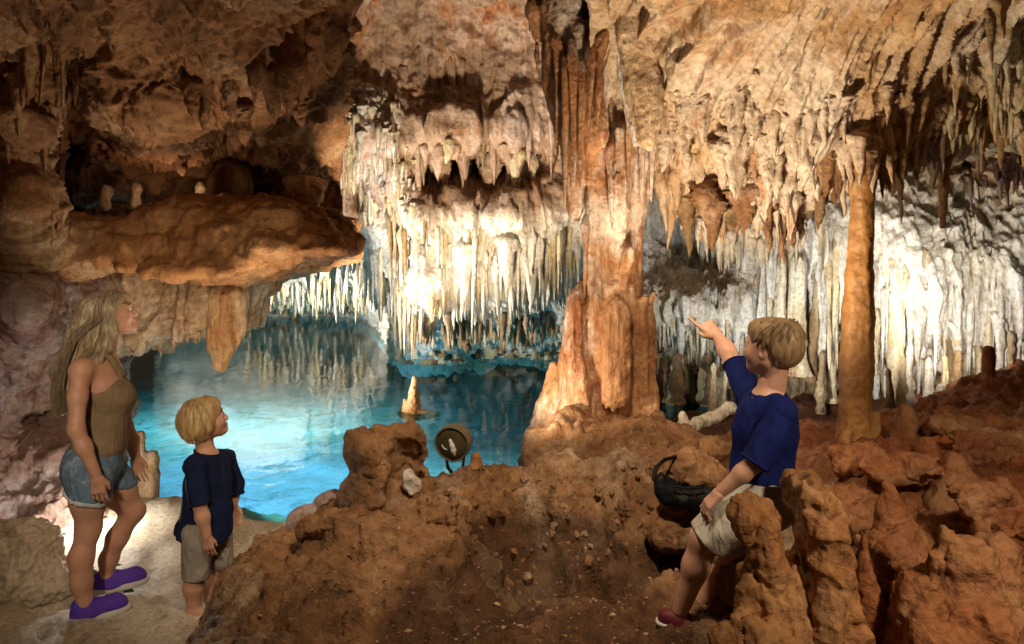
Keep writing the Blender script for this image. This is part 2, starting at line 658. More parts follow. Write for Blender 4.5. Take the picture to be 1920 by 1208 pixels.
M['cream'] = rock_mat('cream_dripstone', [(0.50, 0.36, 0.18), (0.70, 0.58, 0.36), (0.80, 0.72, 0.52)], pale=(0.82, 0.78, 0.64),
                      stain=(0.45, 0.24, 0.09), streak=0.8, pit=0.6, stain_amt=(0.56, 0.7), spec=0.45, rough=(0.4, 0.75), bd=0.05)
M['umber'] = rock_mat('dark_umber_dripstone', [(0.14, 0.08, 0.035), (0.30, 0.19, 0.09), (0.46, 0.33, 0.18)], pale=(0.58, 0.46, 0.28),
                      stain=(0.18, 0.09, 0.04), streak=0.8)
M['column'] = rock_mat('orange_flowstone', [(0.28, 0.105, 0.04), (0.50, 0.24, 0.10), (0.62, 0.36, 0.19)], pale=(0.78, 0.64, 0.53),
                       stain=(0.36, 0.12, 0.04), streak=0.65, scale=1.4, pit=0.3, rough=(0.35, 0.75), spec=0.5, pale_amt=(0.5, 0.6), stain_amt=(0.55, 0.66))
M['pinkcol'] = rock_mat('pale_pink_flowstone', [(0.50, 0.31, 0.20), (0.68, 0.48, 0.36), (0.76, 0.60, 0.50)], streak=0.5, pit=0.15, rough=(0.35, 0.7), spec=0.5, bd=0.02)
M['grit'] = rock_mat('mixed_grit', [(0.12, 0.06, 0.03), (0.32, 0.18, 0.09), (0.52, 0.38, 0.24)], scale=9.0, streak=0.0, bump=0.3, pit=0.0)
M['smooth'] = rock_mat('smooth_orange_column', [(0.36, 0.16, 0.045), (0.54, 0.27, 0.085), (0.62, 0.36, 0.15)], pale=(0.62, 0.42, 0.24), streak=0.45, pit=0.3,
                       bump=0.6, bd=0.02, rough=(0.4, 0.7), spec=0.5)
M['purple'] = rock_mat('dusky_wall_rock', [(0.15, 0.085, 0.075), (0.33, 0.21, 0.17), (0.45, 0.32, 0.25)], pale=(0.42, 0.36, 0.36),
                       stain=(0.22, 0.08, 0.05), streak=0.3, scale=1.6)
M['sand'] = rock_mat('pale_cave_sand', [(0.34, 0.27, 0.18), (0.56, 0.47, 0.35), (0.66, 0.58, 0.46)], pale=(0.70, 0.64, 0.54), streak=0.0,
                     stain=(0.20, 0.15, 0.09), bump=0.5, bd=0.02, fine=40, pit=0.3, spec=0.25)


def plain(name, col, rough=0.6, spec=0.4, bump=None, metal=0.0, sheen=0.0, sss=0.0, var=0.15, scale=30.0):
    t = NT(name)
    g = t.n('ShaderNodeTexCoord').outputs['Object']
    nz = t.noise(g, scale, 4, 0.6)
    lo = tuple(c * (1 - var) for c in col)
    hi = tuple(min(1, c * (1 + var)) for c in col)
    c = t.ramp(nz, [(0.3, lo), (0.7, hi)])
    nrm = t.bump(t.noise(g, bump[0], 4, 0.6), bump[1], bump[2]) if bump else None
    b = t.principled(c, rough, spec, nrm, Metallic=metal)
    if sheen:
        b.inputs['Sheen Weight'].default_value = sheen
    if sss:
        b.inputs['Subsurface Weight'].default_value = sss
        b.inputs['Subsurface Radius'].default_value = (0.012, 0.005, 0.003)
        b.inputs['Subsurface Scale'].default_value = 0.6
    return t.m


def water_mat():
    t = NT('clear_pool_water')
    pos = t.n('ShaderNodeNewGeometry').outputs['Position']
    a = t.noise(t.scale(pos, (1.0, 0.6, 1)), 3.0, 4, 0.55, 0.6)
    b = t.noise(t.scale(pos, (1.0, 0.7, 1)), 12.0, 2, 0.5, 0.2)
    h = t.math('ADD', a, t.math('MULTIPLY', b, 0.2))
    nrm = t.bump(h, 0.35, 0.02)
    gl = t.n('ShaderNodeBsdfGlossy')
    gl.inputs['Roughness'].default_value = 0.035
    t.l(nrm, gl.inputs['Normal'])
    tr = t.n('ShaderNodeBsdfTransparent')
    tr.inputs['Color'].default_value = (0.50, 0.90, 0.94, 1)
    fr = t.n('ShaderNodeFresnel')
    fr.inputs['IOR'].default_value = 1.25
    t.l(nrm, fr.inputs['Normal'])
    mx = t.n('ShaderNodeMixShader')
    t.l(fr.outputs[0], mx.inputs[0])
    t.l(tr.outputs[0], mx.inputs[1])
    t.l(gl.outputs[0], mx.inputs[2])
    t.l(mx.outputs[0], t.out.inputs['Surface'])
    return t.m


M['water'] = water_mat()

# ---------------------------------------------------------------- the cave: floor, pool, walls, roof
ROCKN = [(0.05, 0.9, 2, 1, 'fbm'), (0.05, 2.6, 3, 4, 'fbm'), (0.022, 9.0, 3, 2, 'fbm')]


def struct(o):
    o['kind'] = 'structure'
    return o


# sandy floor that runs from the bank down under the pool
def build_floor():
    ys = 2.0 * 1.0205 ** np.arange(0, 132)
    xs = np.linspace(-1.35, 1.25, 370)
    Y, A = np.meshgrid(ys, xs, indexing='ij')
    X = A * Y
    n = fbm(np.stack([X, Y, 0 * X], -1), 0.6, 3, 2)
    edge = 4.6 + 0.2 * n
    dep = np.clip((Y - edge) / 1.6, 0, 1)
    dep = dep * dep * (3 - 2 * dep)
    dep2 = np.clip((Y - edge - 0.8) / 2.5, 0, 1)
    Z = 0.02 - 0.45 * dep - 1.0 * dep2 * dep2 * (3 - 2 * dep2) + 0.05 * n
    far = np.clip((Y - 9) / 6, 0, 1)
    Z -= far * 0.6
    p = np.stack([X, Y, Z], -1)
    Z = Z + 0.03 * fbm(p, 2.5, 3, 1) + 0.016 * ridged(p, (5, 9, 3), 3, 3) + 0.006 * ridged(p, 26, 2, 5)
    # hollow scoured in the sand behind the heel
    hx, hy = P(105, 1105, 3.75)[:2]
    Z -= 0.13 * np.exp(-(((X - hx) / 0.16) ** 2 + ((Y - hy) / 0.12) ** 2) ** 1.5)
    V = np.stack([X, Y, Z], -1).reshape(-1, 3)
    ids = np.arange(V.shape[0]).reshape(Y.shape)
    F = np.stack([ids[:-1, :-1], ids[:-1, 1:], ids[1:, 1:], ids[1:, :-1]], -1).reshape(-1, 4)[:, ::-1]
    return struct(link('cave_floor', mesh_np('cave_floor', V, F), M['sand']))


build_floor()


def build_water():
    xs = np.linspace(-22, 4.0, 40)
    ys = np.linspace(3.9, 34, 40)
    X, Y = np.meshgrid(xs, ys, indexing='ij')
    V = np.stack([X, Y, 0 * X - 0.035], -1).reshape(-1, 3)
    ids = np.arange(len(V)).reshape(X.shape)
    F = np.stack([ids[:-1, :-1], ids[1:, :-1], ids[1:, 1:], ids[:-1, 1:]], -1).reshape(-1, 4)
    return struct(link('pool_water', mesh_np('pool_water', V, F), M['water']))


build_water()

# brown rock ground: terraces between the pool and the camera
GC = np.array([
    # front ground
    (-2.2, 1.5, -0.25), (-1.6, 2.0, -0.05), (-1.75, 2.7, -0.25), (-1.38, 2.45, 0.20), (-0.8, 2.4, 0.40), (0, 2.3, 0.46), (0.6, 2.5, 0.43), (1.1, 2.4, 0.48),
    (0, 1.4, 0.45), (1.2, 1.4, 0.5), (2.4, 1.4, 0.6), (-1.0, 1.5, 0.3), (0.1, 3.0, 0.38), (0.6, 3.0, 0.40), (0.0, 3.35, 0.28), (0.3, 3.4, 0.27), (0.55, 3.4, 0.36), (-0.35, 3.0, 0.40),
    # left slope falling to the bank
    (-1.85, 3.3, -0.3), (-1.42, 3.3, 0.26), (-1.2, 3.0, 0.36), (-1.75, 3.9, -0.5), (-1.42, 3.75, 0.26), (-1.18, 3.9, 0.36), (-1.25, 4.15, 0.25), (-1.5, 4.4, -0.7),
    (-1.0, 4.35, 0.42), (-1.15, 4.7, -0.6), (-0.7, 4.8, -0.6), (-0.75, 4.4, 0.40),
    # buttress in front of the stump
    (-0.95, 3.4, 0.50), (-0.7, 3.35, 0.60), (-0.4, 3.42, 0.68), (-0.24, 3.5, 0.70), (-0.15, 3.36, 0.34), (-0.25, 3.2, 0.42), (-0.6, 3.1, 0.46), (-0.7, 3.8, 0.52), (-0.3, 3.9, 0.60),
    # terrace behind the pit
    (-0.05, 3.58, 0.30), (0.15, 3.58, 0.28), (0.42, 3.58, 0.36), (-0.05, 3.78, 0.60), (0.15, 3.75, 0.62), (0.45, 3.78, 0.62), (0.8, 3.6, 0.66), (0.75, 3.4, 0.50), (0.8, 3.2, 0.43),
    (0.0, 4.3, 0.57), (0.4, 4.4, 0.62), (-0.35, 4.3, 0.52), (-0.35, 4.62, -0.2), (0.1, 4.85, 0.52), (0.0, 5.15, -0.4), (0.35, 5.2, 0.60), (0.1, 5.7, -0.5), (0.6, 5.8, 0.2),
    # mound right of the column
    (0.7, 4.9, 0.68), (0.85, 4.5, 0.84), (1.0, 4.6, 0.82), (1.15, 4.3, 0.66), (0.85, 4.1, 0.72), (1.15, 3.9, 0.68), (1.1, 5.3, 0.55), (1.3, 4.9, 0.62), (1.5, 5.3, 0.45),
    # floor around the smooth column and behind the boy
    (1.2, 3.2, 0.66), (1.3, 2.8, 0.62), (1.5, 3.6, 0.66), (1.8, 4.2, 0.66), (2.3, 4.6, 0.66), (2.0, 5.2, 0.55), (2.6, 5.2, 0.62), (1.2, 6.2, 0.1), (2.0, 6.4, 0.25), (3.2, 6.2, 0.4), (1.2, 8, 0.05), (3, 8, 0.2), (5, 8, 0.4),
    # red rocks rising to the right
    (2.6, 4.3, 0.82), (2.9, 4.2, 0.95), (3.4, 4.2, 1.10), (3.9, 5.0, 1.2), (2.2, 3.6, 0.80), (2.5, 3.3, 0.86), (2.9, 3.3, 0.98), (3.3, 3.2, 1.05), (2.0, 3.0, 0.76), (2.4, 2.8, 0.85), (2.8, 2.7, 0.92),
    (1.7, 2.6, 0.62), (2.0, 2.3, 0.66), (1.55, 2.9, 0.68), (2.6, 2.0, 0.75), (3.4, 2.4, 0.95), (1.0, 2.0, 0.45), (1.6, 2.0, 0.5)])


NGY, NGX, GSTEP = 290, 560, 1.00608


def cells(p, f, seed=0):
    """distance to the nearest of scattered points: lumps and cracks"""
    q = p * f
    b = np.floor(q)
    best = np.full(len(p), 9.0)
    for dx in (-1, 0, 1):
        for dy in (-1, 0, 1):
            for dz in (-1, 0, 1):
                c = b + (dx, dy, dz)
                i = c.astype(np.int64) & 63
                o = np.stack([L[i[:, 0], i[:, 1], i[:, 2]] for L in LAT], 1) * 0.5 + 0.5
                best = np.minimum(best, ((c + o - q) ** 2).sum(1))
    return np.sqrt(best)


def build_ground():
    rb = RBF(GC[:, :2], GC[:, 2], 0.08, 2e-3)
    ys = 1.3 * GSTEP ** np.arange(0, NGY)
    xs = np.linspace(-0.95, 1.25, NGX)
    Y, A = np.meshgrid(ys, xs, indexing='ij')
    X = A * np.maximum(Y, 2.0)
    Z = rb(np.stack([X, Y], -1))
    V = np.stack([X, Y, Z], -1).reshape(-1, 3)
    ids = np.arange(len(V)).reshape(Y.shape)
    F = np.stack([ids[:-1, :-1], ids[:-1, 1:], ids[1:, 1:], ids[1:, :-1]], -1).reshape(-1, 4)[:, ::-1]
    V = displace(V, F, [(0.06, 1.7, 2, 5, 'fbm'), (0.045, (2.5, 4.5, 5), 3, 1, 'ridged'), (0.02, 11, 3, 4, 'fbm'), (0.012, 30, 3, 2, 'ridged')])
    N = vnormals(V, F)
    face = np.clip((V[:, 0] + 0.25) / 0.2, 0, 1) * np.clip((1.15 - V[:, 0]) / 0.2, 0, 1) * np.clip((V[:, 1] - 3.2) / 0.2, 0, 1) * np.clip((4.0 - V[:, 1]) / 0.2, 0, 1)
    lump = 0.035 * (0.5 - cells(V, 11.0)) + 0.016 * (0.5 - cells(V, 26.0))
    V = V + N * (lump * (0.1 + 0.9 * face))[:, None]
    # red to the right, brown to the left: one mesh, two rocks
    me = mesh_np('rock_ground', V, F)
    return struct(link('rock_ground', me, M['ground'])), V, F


def ground_mat():
    """brown rock that turns to red clay towards the right-hand rocks"""
    m = M['brown'].copy()
    m.name = 'brown_to_red_ground'
    t = m.node_tree
    pb = [n for n in t.nodes if n.type == 'BSDF_PRINCIPLED'][0]
    src = pb.inputs['Base Color'].links[0].from_socket
    geo = t.nodes.new('ShaderNodeNewGeometry')
    sep = t.nodes.new('ShaderNodeSeparateXYZ')
    t.links.new(geo.outputs['Position'], sep.inputs[0])
    nz = t.nodes.new('ShaderNodeTexNoise')
    t.links.new(geo.outputs['Position'], nz.inputs['Vector'])
    nz.inputs['Scale'].default_value = 1.2
    nz.inputs['Detail'].default_value = 6
    ad = t.nodes.new('ShaderNodeMath')
    ad.operation = 'ADD'
    t.links.new(sep.outputs[0], ad.inputs[0])
    t.links.new(nz.outputs['Fac'], ad.inputs[1])
    mr = t.nodes.new('ShaderNodeMapRange')
    t.links.new(ad.outputs[0], mr.inputs[0])
    mr.inputs[1].default_value = 1.7
    mr.inputs[2].default_value = 2.6
    mx = t.nodes.new('ShaderNodeMix')
    mx.data_type = 'RGBA'
    mx.blend_type = 'MULTIPLY'
    t.links.new(mr.outputs[0], mx.inputs[0])
    t.links.new(src, mx.inputs[6])
    mx.inputs[7].default_value = (1.12, 0.72, 0.56, 1)
    # darker colour on the low floor, plain rock colour above it
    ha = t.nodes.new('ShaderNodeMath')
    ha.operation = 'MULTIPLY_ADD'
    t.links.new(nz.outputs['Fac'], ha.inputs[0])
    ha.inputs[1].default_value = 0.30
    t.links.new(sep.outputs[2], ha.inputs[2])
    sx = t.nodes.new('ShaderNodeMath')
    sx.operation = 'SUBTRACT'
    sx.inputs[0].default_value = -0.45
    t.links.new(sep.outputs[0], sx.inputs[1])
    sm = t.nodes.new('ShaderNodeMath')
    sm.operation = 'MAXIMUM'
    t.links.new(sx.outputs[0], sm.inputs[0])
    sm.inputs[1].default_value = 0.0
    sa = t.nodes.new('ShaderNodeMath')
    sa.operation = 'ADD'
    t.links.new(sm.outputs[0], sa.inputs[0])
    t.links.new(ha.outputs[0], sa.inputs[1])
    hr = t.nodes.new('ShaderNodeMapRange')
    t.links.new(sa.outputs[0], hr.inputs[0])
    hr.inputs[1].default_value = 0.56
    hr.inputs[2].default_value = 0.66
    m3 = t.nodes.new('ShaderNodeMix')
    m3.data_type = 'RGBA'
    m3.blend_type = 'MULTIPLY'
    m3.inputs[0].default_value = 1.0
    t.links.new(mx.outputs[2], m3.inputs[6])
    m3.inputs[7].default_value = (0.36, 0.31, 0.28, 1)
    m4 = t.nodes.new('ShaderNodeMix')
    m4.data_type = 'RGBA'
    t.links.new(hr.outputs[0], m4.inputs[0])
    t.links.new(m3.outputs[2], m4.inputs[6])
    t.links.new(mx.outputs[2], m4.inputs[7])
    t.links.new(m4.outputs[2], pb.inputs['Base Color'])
    return m


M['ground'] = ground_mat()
ground, GV, GF = build_ground()

# back wall across the pool
WALLN = [(0.12, 0.5, 2, 3, 'fbm'), (0.10, (1.6, 1.6, 0.5), 3, 1, 'ridged'), (0.05, (6, 6, 0.6), 3, 2, 'ridged'), (0.03, 6, 3, 5, 'fbm'), (0.015, (18, 18, 8), 3, 1, 'ridged')]
mid_ctl = [(300, -80, 8), (560, -80, 7.5), (760, -80, 8.5), (1050, -80, 8), (1250, -80, 8),
           (560, 60, 8.4), (660, 60, 9), (800, 60, 9.2), (1000, 60, 9), (1200, 60, 9),
           (450, 200, 9.5), (600, 200, 8.9), (700, 180, 9), (800, 200, 9.1), (900, 200, 9.2), (1040, 200, 9), (1200, 200, 9.2),
           (600, 290, 8.6), (700, 280, 8.7), (780, 280, 9.0), (850, 270, 8.9), (950, 270, 9.0), (1050, 300, 9.2), (1200, 300, 9.4),
           (620, 340, 9.6), (690, 350, 10.5), (740, 350, 8.8), (800, 330, 10.0), (830, 320, 10.4), (900, 325, 10.4), (960, 330, 10.0), (1020, 340, 9.3),
           (790, 375, 9.0), (850, 380, 8.9), (950, 385, 8.8), (1050, 385, 8.9), (640, 420, 10.5), (700, 410, 11), (740, 420, 9.2),
           (760, 450, 9.3), (850, 450, 9.1), (950, 450, 9.0), (1050, 450, 9.2), (1200, 450, 9.5), (690, 480, 13), (740, 500, 10.2), (600, 500, 15), (480, 520, 16), (350, 500, 14),
           (760, 560, 9.8), (850, 560, 9.3), (950, 560, 9.3), (1040, 560, 9.8), (1200, 560, 10), (700, 560, 16), (600, 560, 18), (480, 565, 18), (330, 560, 17),
           (760, 625, 10.9), (850, 625, 10.7), (950, 625, 10.7), (1050, 625, 11), (700, 600, 18.5), (600, 590, 20.5), (480, 590, 20.5), (330, 590, 20),
           (760, 670, 12.6), (900, 670, 12.6), (1050, 670, 12.6), (1200, 670, 12.6), (700, 640, 19), (600, 620, 21.5), (480, 620, 21.5), (330, 620, 21)]
wall_mid = Sheet(300, 1260, 3.1, [(300, -80), (1260, -80)], [(300, 612), (690, 615), (735, 660), (760, 690), (1260, 690)], mid_ctl, WALLN, c=0.25)


def blend_mats(name, a, b, axis, v0, v1, wob=0.6):
    """two rock materials meeting along a wandering line at a height (or x) of the place"""
    m = M[a].copy()
    m.name = name
    t = m.node_tree
    pb = [n for n in t.nodes if n.type == 'BSDF_PRINCIPLED'][0]
    out = [n for n in t.nodes if n.type == 'OUTPUT_MATERIAL'][0]
    first = out.inputs['Surface'].links[0].from_socket
    src = M[b].node_tree
    mp = {}
    for n in src.nodes:
        if n.type == 'OUTPUT_MATERIAL':
            continue
        c = t.nodes.new(n.bl_idname)
        mp[n.name] = c
        for pr in ('operation', 'data_type', 'blend_type'):
            if hasattr(n, pr):
                setattr(c, pr, getattr(n, pr))
        if n.type == 'VALTORGB':
            e = c.color_ramp.elements
            while len(e) < len(n.color_ramp.elements):
                e.new(0.5)
            for i, q in enumerate(n.color_ramp.elements):
                e[i].position = q.position
                e[i].color = q.color
        for i, s in enumerate(n.inputs):
            if hasattr(s, 'default_value'):
                try:
                    c.inputs[i].default_value = s.default_value
                except Exception:
                    pass
    for l in src.links:
        if l.to_node.type == 'OUTPUT_MATERIAL':
            continue
        fi = [i for i, s in enumerate(l.from_node.outputs) if s == l.from_socket][0]
        ti = [i for i, s in enumerate(l.to_node.inputs) if s == l.to_socket][0]
        t.links.new(mp[l.from_node.name].outputs[fi], mp[l.to_node.name].inputs[ti])
    pb2 = [c for c in mp.values() if c.type == 'BSDF_PRINCIPLED'][0]
    geo = t.nodes.new('ShaderNodeNewGeometry')
    sep = t.nodes.new('ShaderNodeSeparateXYZ')
    t.links.new(geo.outputs['Position'], sep.inputs[0])
    nz = t.nodes.new('ShaderNodeTexNoise')
    t.links.new(geo.outputs['Position'], nz.inputs['Vector'])
    nz.inputs['Scale'].default_value = 2.0
    nz.inputs['Detail'].default_value = 6
    ma = t.nodes.new('ShaderNodeMath')
    ma.operation = 'MULTIPLY_ADD'
    t.links.new(nz.outputs['Fac'], ma.inputs[0])
    ma.inputs[1].default_value = wob
    t.links.new(sep.outputs[axis], ma.inputs[2])
    mr = t.nodes.new('ShaderNodeMapRange')
    t.links.new(ma.outputs[0], mr.inputs[0])
    mr.inputs[1].default_value = v0 + wob / 2
    mr.inputs[2].default_value = v1 + wob / 2
    mx = t.nodes.new('ShaderNodeMixShader')
    t.links.new(mr.outputs[0], mx.inputs[0])
    t.links.new(first, mx.inputs[1])
    t.links.new(pb2.outputs[0], mx.inputs[2])
    t.links.new(mx.outputs[0], out.inputs['Surface'])
    return m


M['wall_mid'] = blend_mats('white_below_pink_above', 'white', 'pink', 2, 2.15, 2.55)
wall_mid_o = struct(wall_mid.obj('pool_back_wall', M['wall_mid']))

# right-hand back wall behind the columns
rt_ctl = [(1150, 150, 8.5), (1500, 150, 8), (1900, 150, 7.5), (2150, 150, 7.5), (1180, 330, 9), (1300, 330, 9), (1500, 330, 7.6), (1700, 330, 7.2), (1800, 320, 7.6), (1900, 330, 7), (2150, 330, 7),
          (1200, 420, 9.2), (1270, 470, 9.8), (1320, 500, 9.4), (1400, 430, 7.8), (1500, 430, 7.2), (1700, 430, 6.9), (1800, 430, 7.0), (1900, 430, 6.7), (2150, 430, 6.5),
          (1200, 560, 8.2), (1300, 560, 7.9), (1400, 560, 7.6), (1500, 540, 7.3), (1600, 540, 7), (1700, 560, 6.7), (1800, 560, 6.6), (1900, 560, 6.4), (2150, 560, 6.3),
          (1230, 640, 8.4), (1300, 640, 8.2), (1400, 640, 7.9), (1500, 640, 7.8), (1600, 640, 7.2), (1700, 640, 6.8), (1800, 640, 6.6), (1900, 640, 6.4),
          (1230, 700, 9.0), (1300, 700, 8.8), (1400, 700, 8.6), (1500, 700, 8.3), (1600, 700, 7.8), (1700, 720, 7.0), (1800, 720, 6.8), (1900, 720, 6.5), (2150, 700, 6.4),
          (1230, 800, 8.8), (1400, 800, 8.4), (1600, 800, 7.8), (1800, 800, 6.9), (2150, 800, 6.5)]
wall_rt = Sheet(1150, 2150, 3.1, [(1150, 150), (2150, 150)], [(1150, 800), (2150, 800)], rt_ctl,
                [(0.10, 0.6, 2, 3, 'fbm'), (0.09, (2.6, 2.6, 0.25), 3, 1, 'ridged'), (0.06, (9, 9, 0.45), 3, 2, 'ridged'), (0.02, (12, 12, 3), 3, 5, 'fbm')], c=0.3)
M['wall_rt'] = blend_mats('umber_foot_white_above', 'umber', 'white', 2, 0.55, 0.95, 0.5)
M['wall_rt'] = blend_mats('shade_brown_top_umber_foot', 'wall_rt', 'curtain', 2, 2.35, 2.75, 0.6)  # tan top puts the shadowed look of the upper wall into its colour
wall_rt_o = struct(wall_rt.obj('right_back_wall', M['wall_rt']))

# right roof
rc_top = [(1120, -90), (2150, -90)]
rc_bot = [(1120, 210), (1200, 285), (1240, 330), (1300, 395), (1400, 400), (1470, 405), (1520, 370), (1600, 330), (1660, 320), (1700, 300), (1760, 290), (1830, 262), (1900, 258), (2150, 300)]
rc_ctl = [(1120, -90, 4.4), (1300, -90, 3.2), (1600, -90, 3.1), (1900, -90, 3.1), (2150, -90, 3.1), (1120, 60, 4.9), (1220, 60, 4.7), (1300, 40, 4.1), (1500, 40, 3.9), (1700, 40, 3.9), (1800, 30, 4.1), (1900, 40, 4.6), (2150, 40, 4.6),
          (1130, 180, 5.2), (1230, 200, 5.0), (1320, 180, 4.6), (1450, 180, 4.4), (1600, 180, 4.35), (1720, 170, 4.5), (1800, 180, 5.0), (1900, 180, 4.9), (2150, 180, 4.7),
          (1250, 300, 5.3), (1350, 300, 5.0), (1450, 300, 4.8), (1550, 290, 4.6), (1620, 290, 4.6), (1720, 270, 4.9), (1800, 260, 5.2), (1900, 250, 5.1), (2150, 300, 4.8),
          (1300, 390, 5.4), (1400, 395, 5.2), (1500, 380, 5.0), (1600, 330, 4.75)]
roof_rt = Sheet(1120, 2150, 2.6, rc_top, rc_bot, rc_ctl,
                [(0.06, 1.0, 2, 3, 'fbm'), (0.06, (4.5, 0.8, 1.0), 2, 1, 'ridged'), (0.04, (11, 1.6, 2.0), 2, 2, 'ridged'), (0.02, (14, 7, 7), 3, 5, 'fbm'), (0.008, 30, 2, 2, 'ridged')],
                pits=[(1290, 90, 14, 0.35), (1350, 180, 10, 0.2), (1475, 205, 10, 0.2), (1720, 230, 16, 0.25), (1530, 300, 16, 0.3), (1590, 270, 14, 0.3), (1690, 170, 14, 0.2), (1420, 130, 9, 0.12)],
                curl=(26, 1.6, 0.9), c=0.4)
M['roof_rt'] = blend_mats('golden_to_cream_roof', 'golden', 'cream', 0, 2.9, 3.5, 0.5)
roof_rt_o = struct(roof_rt.obj('right_roof', M['roof_rt']))

# left roof, hollow and left pier
lf_top = [(-260, -90), (700, -90)]
lf_bot = [(-260, 560), (60, 560), (110, 470), (160, 430), (700, 430)]
lf_ctl = [(-260, -90, 3.2), (0, -90, 3.4), (250, -90, 3.3), (500, -90, 3.4), (700, -90, 4.2), (-260, 60, 3.6), (0, 40, 4.2), (150, 40, 4.2), (300, 40, 4.1), (450, 40, 4.1), (560, 40, 4.4), (640, 40, 5.5), (700, 40, 6.5),
          (-260, 200, 3.9), (0, 150, 4.6), (80, 150, 4.9), (130, 130, 5.4), (200, 150, 4.8), (300, 150, 4.6), (400, 140, 4.7), (500, 140, 4.7), (580, 150, 5.3), (640, 150, 6.2), (700, 150, 7),
          (0, 260, 4.8), (60, 260, 5.0), (100, 260, 6.2), (150, 230, 5.8), (220, 220, 5.2), (300, 230, 5.0), (350, 240, 5.3), (420, 240, 5.9), (500, 230, 5.6), (560, 240, 6.2), (640, 250, 7), (700, 250, 7.5),
          (-260, 350, 4.2), (0, 350, 4.9), (60, 350, 5.0), (100, 330, 6.8), (150, 350, 7.0), (220, 300, 6.4), (300, 290, 6.4), (330, 340, 7.0), (400, 330, 7.4), (480, 310, 7.3), (540, 310, 7.3), (620, 330, 8), (700, 330, 8),
          (-260, 450, 4.4), (0, 450, 5.0), (80, 440, 5.1), (130, 400, 6.6), (200, 400, 7.0), (300, 400, 7.2), (400, 400, 7.4), (500, 400, 7.5), (620, 400, 8), (0, 540, 5.0), (60, 540, 5.05)]
roof_lf = Sheet(-260, 640, 2.9, lf_top, lf_bot, lf_ctl,
                [(0.07, 0.9, 2, 3, 'fbm'), (0.06, (3.0, 3.0, 1.5), 3, 1, 'ridged'), (0.035, (7, 7, 3), 3, 2, 'ridged'), (0.025, 12, 3, 5, 'fbm'), (0.010, 28, 2, 2, 'ridged')], c=0.5)
roof_lf_o = struct(roof_lf.obj('left_roof', M['roof_left']))

# dusky lower left wall beside the bank
ll_ctl = [(-300, 480, 4.2), (0, 480, 5.2), (150, 480, 5.6), (330, 500, 6.2), (-300, 600, 4.0), (0, 600, 4.7), (60, 570, 4.6), (120, 600, 5.2), (180, 600, 5.6), (330, 600, 6.4), (0, 700, 4.6), (60, 680, 5.0), (130, 720, 5.4), (200, 720, 6.0),
          (330, 700, 7), (0, 760, 4.8), (60, 790, 5.3), (130, 790, 5.5), (0, 850, 4.9), (100, 850, 5.1), (200, 850, 5.6), (330, 850, 7), (-300, 850, 3.9), (-300, 1010, 3.7), (0, 950, 4.6), (100, 950, 4.75), (180, 960, 4.85), (240, 980, 4.9), (330, 980, 5.2), (0, 1010, 4.5), (150, 1010, 4.6)]
wall_lf = Sheet(-300, 235, 3.3, [(-300, 470), (235, 470)], [(-300, 1010), (130, 1010), (200, 985), (235, 950)], ll_ctl,
                [(0.06, 0.9, 2, 3, 'fbm'), (0.06, 2.5, 3, 1, 'ridged'), (0.03, 7, 3, 2, 'ridged'), (0.015, 14, 3, 5, 'fbm')], c=0.35)
wall_lf_o = struct(wall_lf.obj('left_bank_wall', M['purple']))


# dark outer vault that closes the cave above and behind
def build_vault():
    a = np.linspace(-1.15, 1.15, 60)
    b = np.linspace(0, 1, 50)
    A, B = np.meshgrid(a, b, indexing='ij')
    ang = math.radians(22) + B * math.radians(130)
    V = np.stack([A * 16, 7 + 17 * np.cos(ang), -0.5 + 8.5 * np.sin(ang)], -1).reshape(-1, 3)
    ids = np.arange(len(V)).reshape(A.shape)
    F = np.stack([ids[:-1, :-1], ids[:-1, 1:], ids[1:, 1:], ids[1:, :-1]], -1).reshape(-1, 4)
    V = displace(V, F, [(0.4, 0.4, 3, 1, 'fbm')])
    return struct(link('cave_vault', mesh_np('cave_vault', V, F), M['roof_left']))


build_vault()

# ---------------------------------------------------------------- stalactites and other pieces that grow on the walls
random.seed(5)


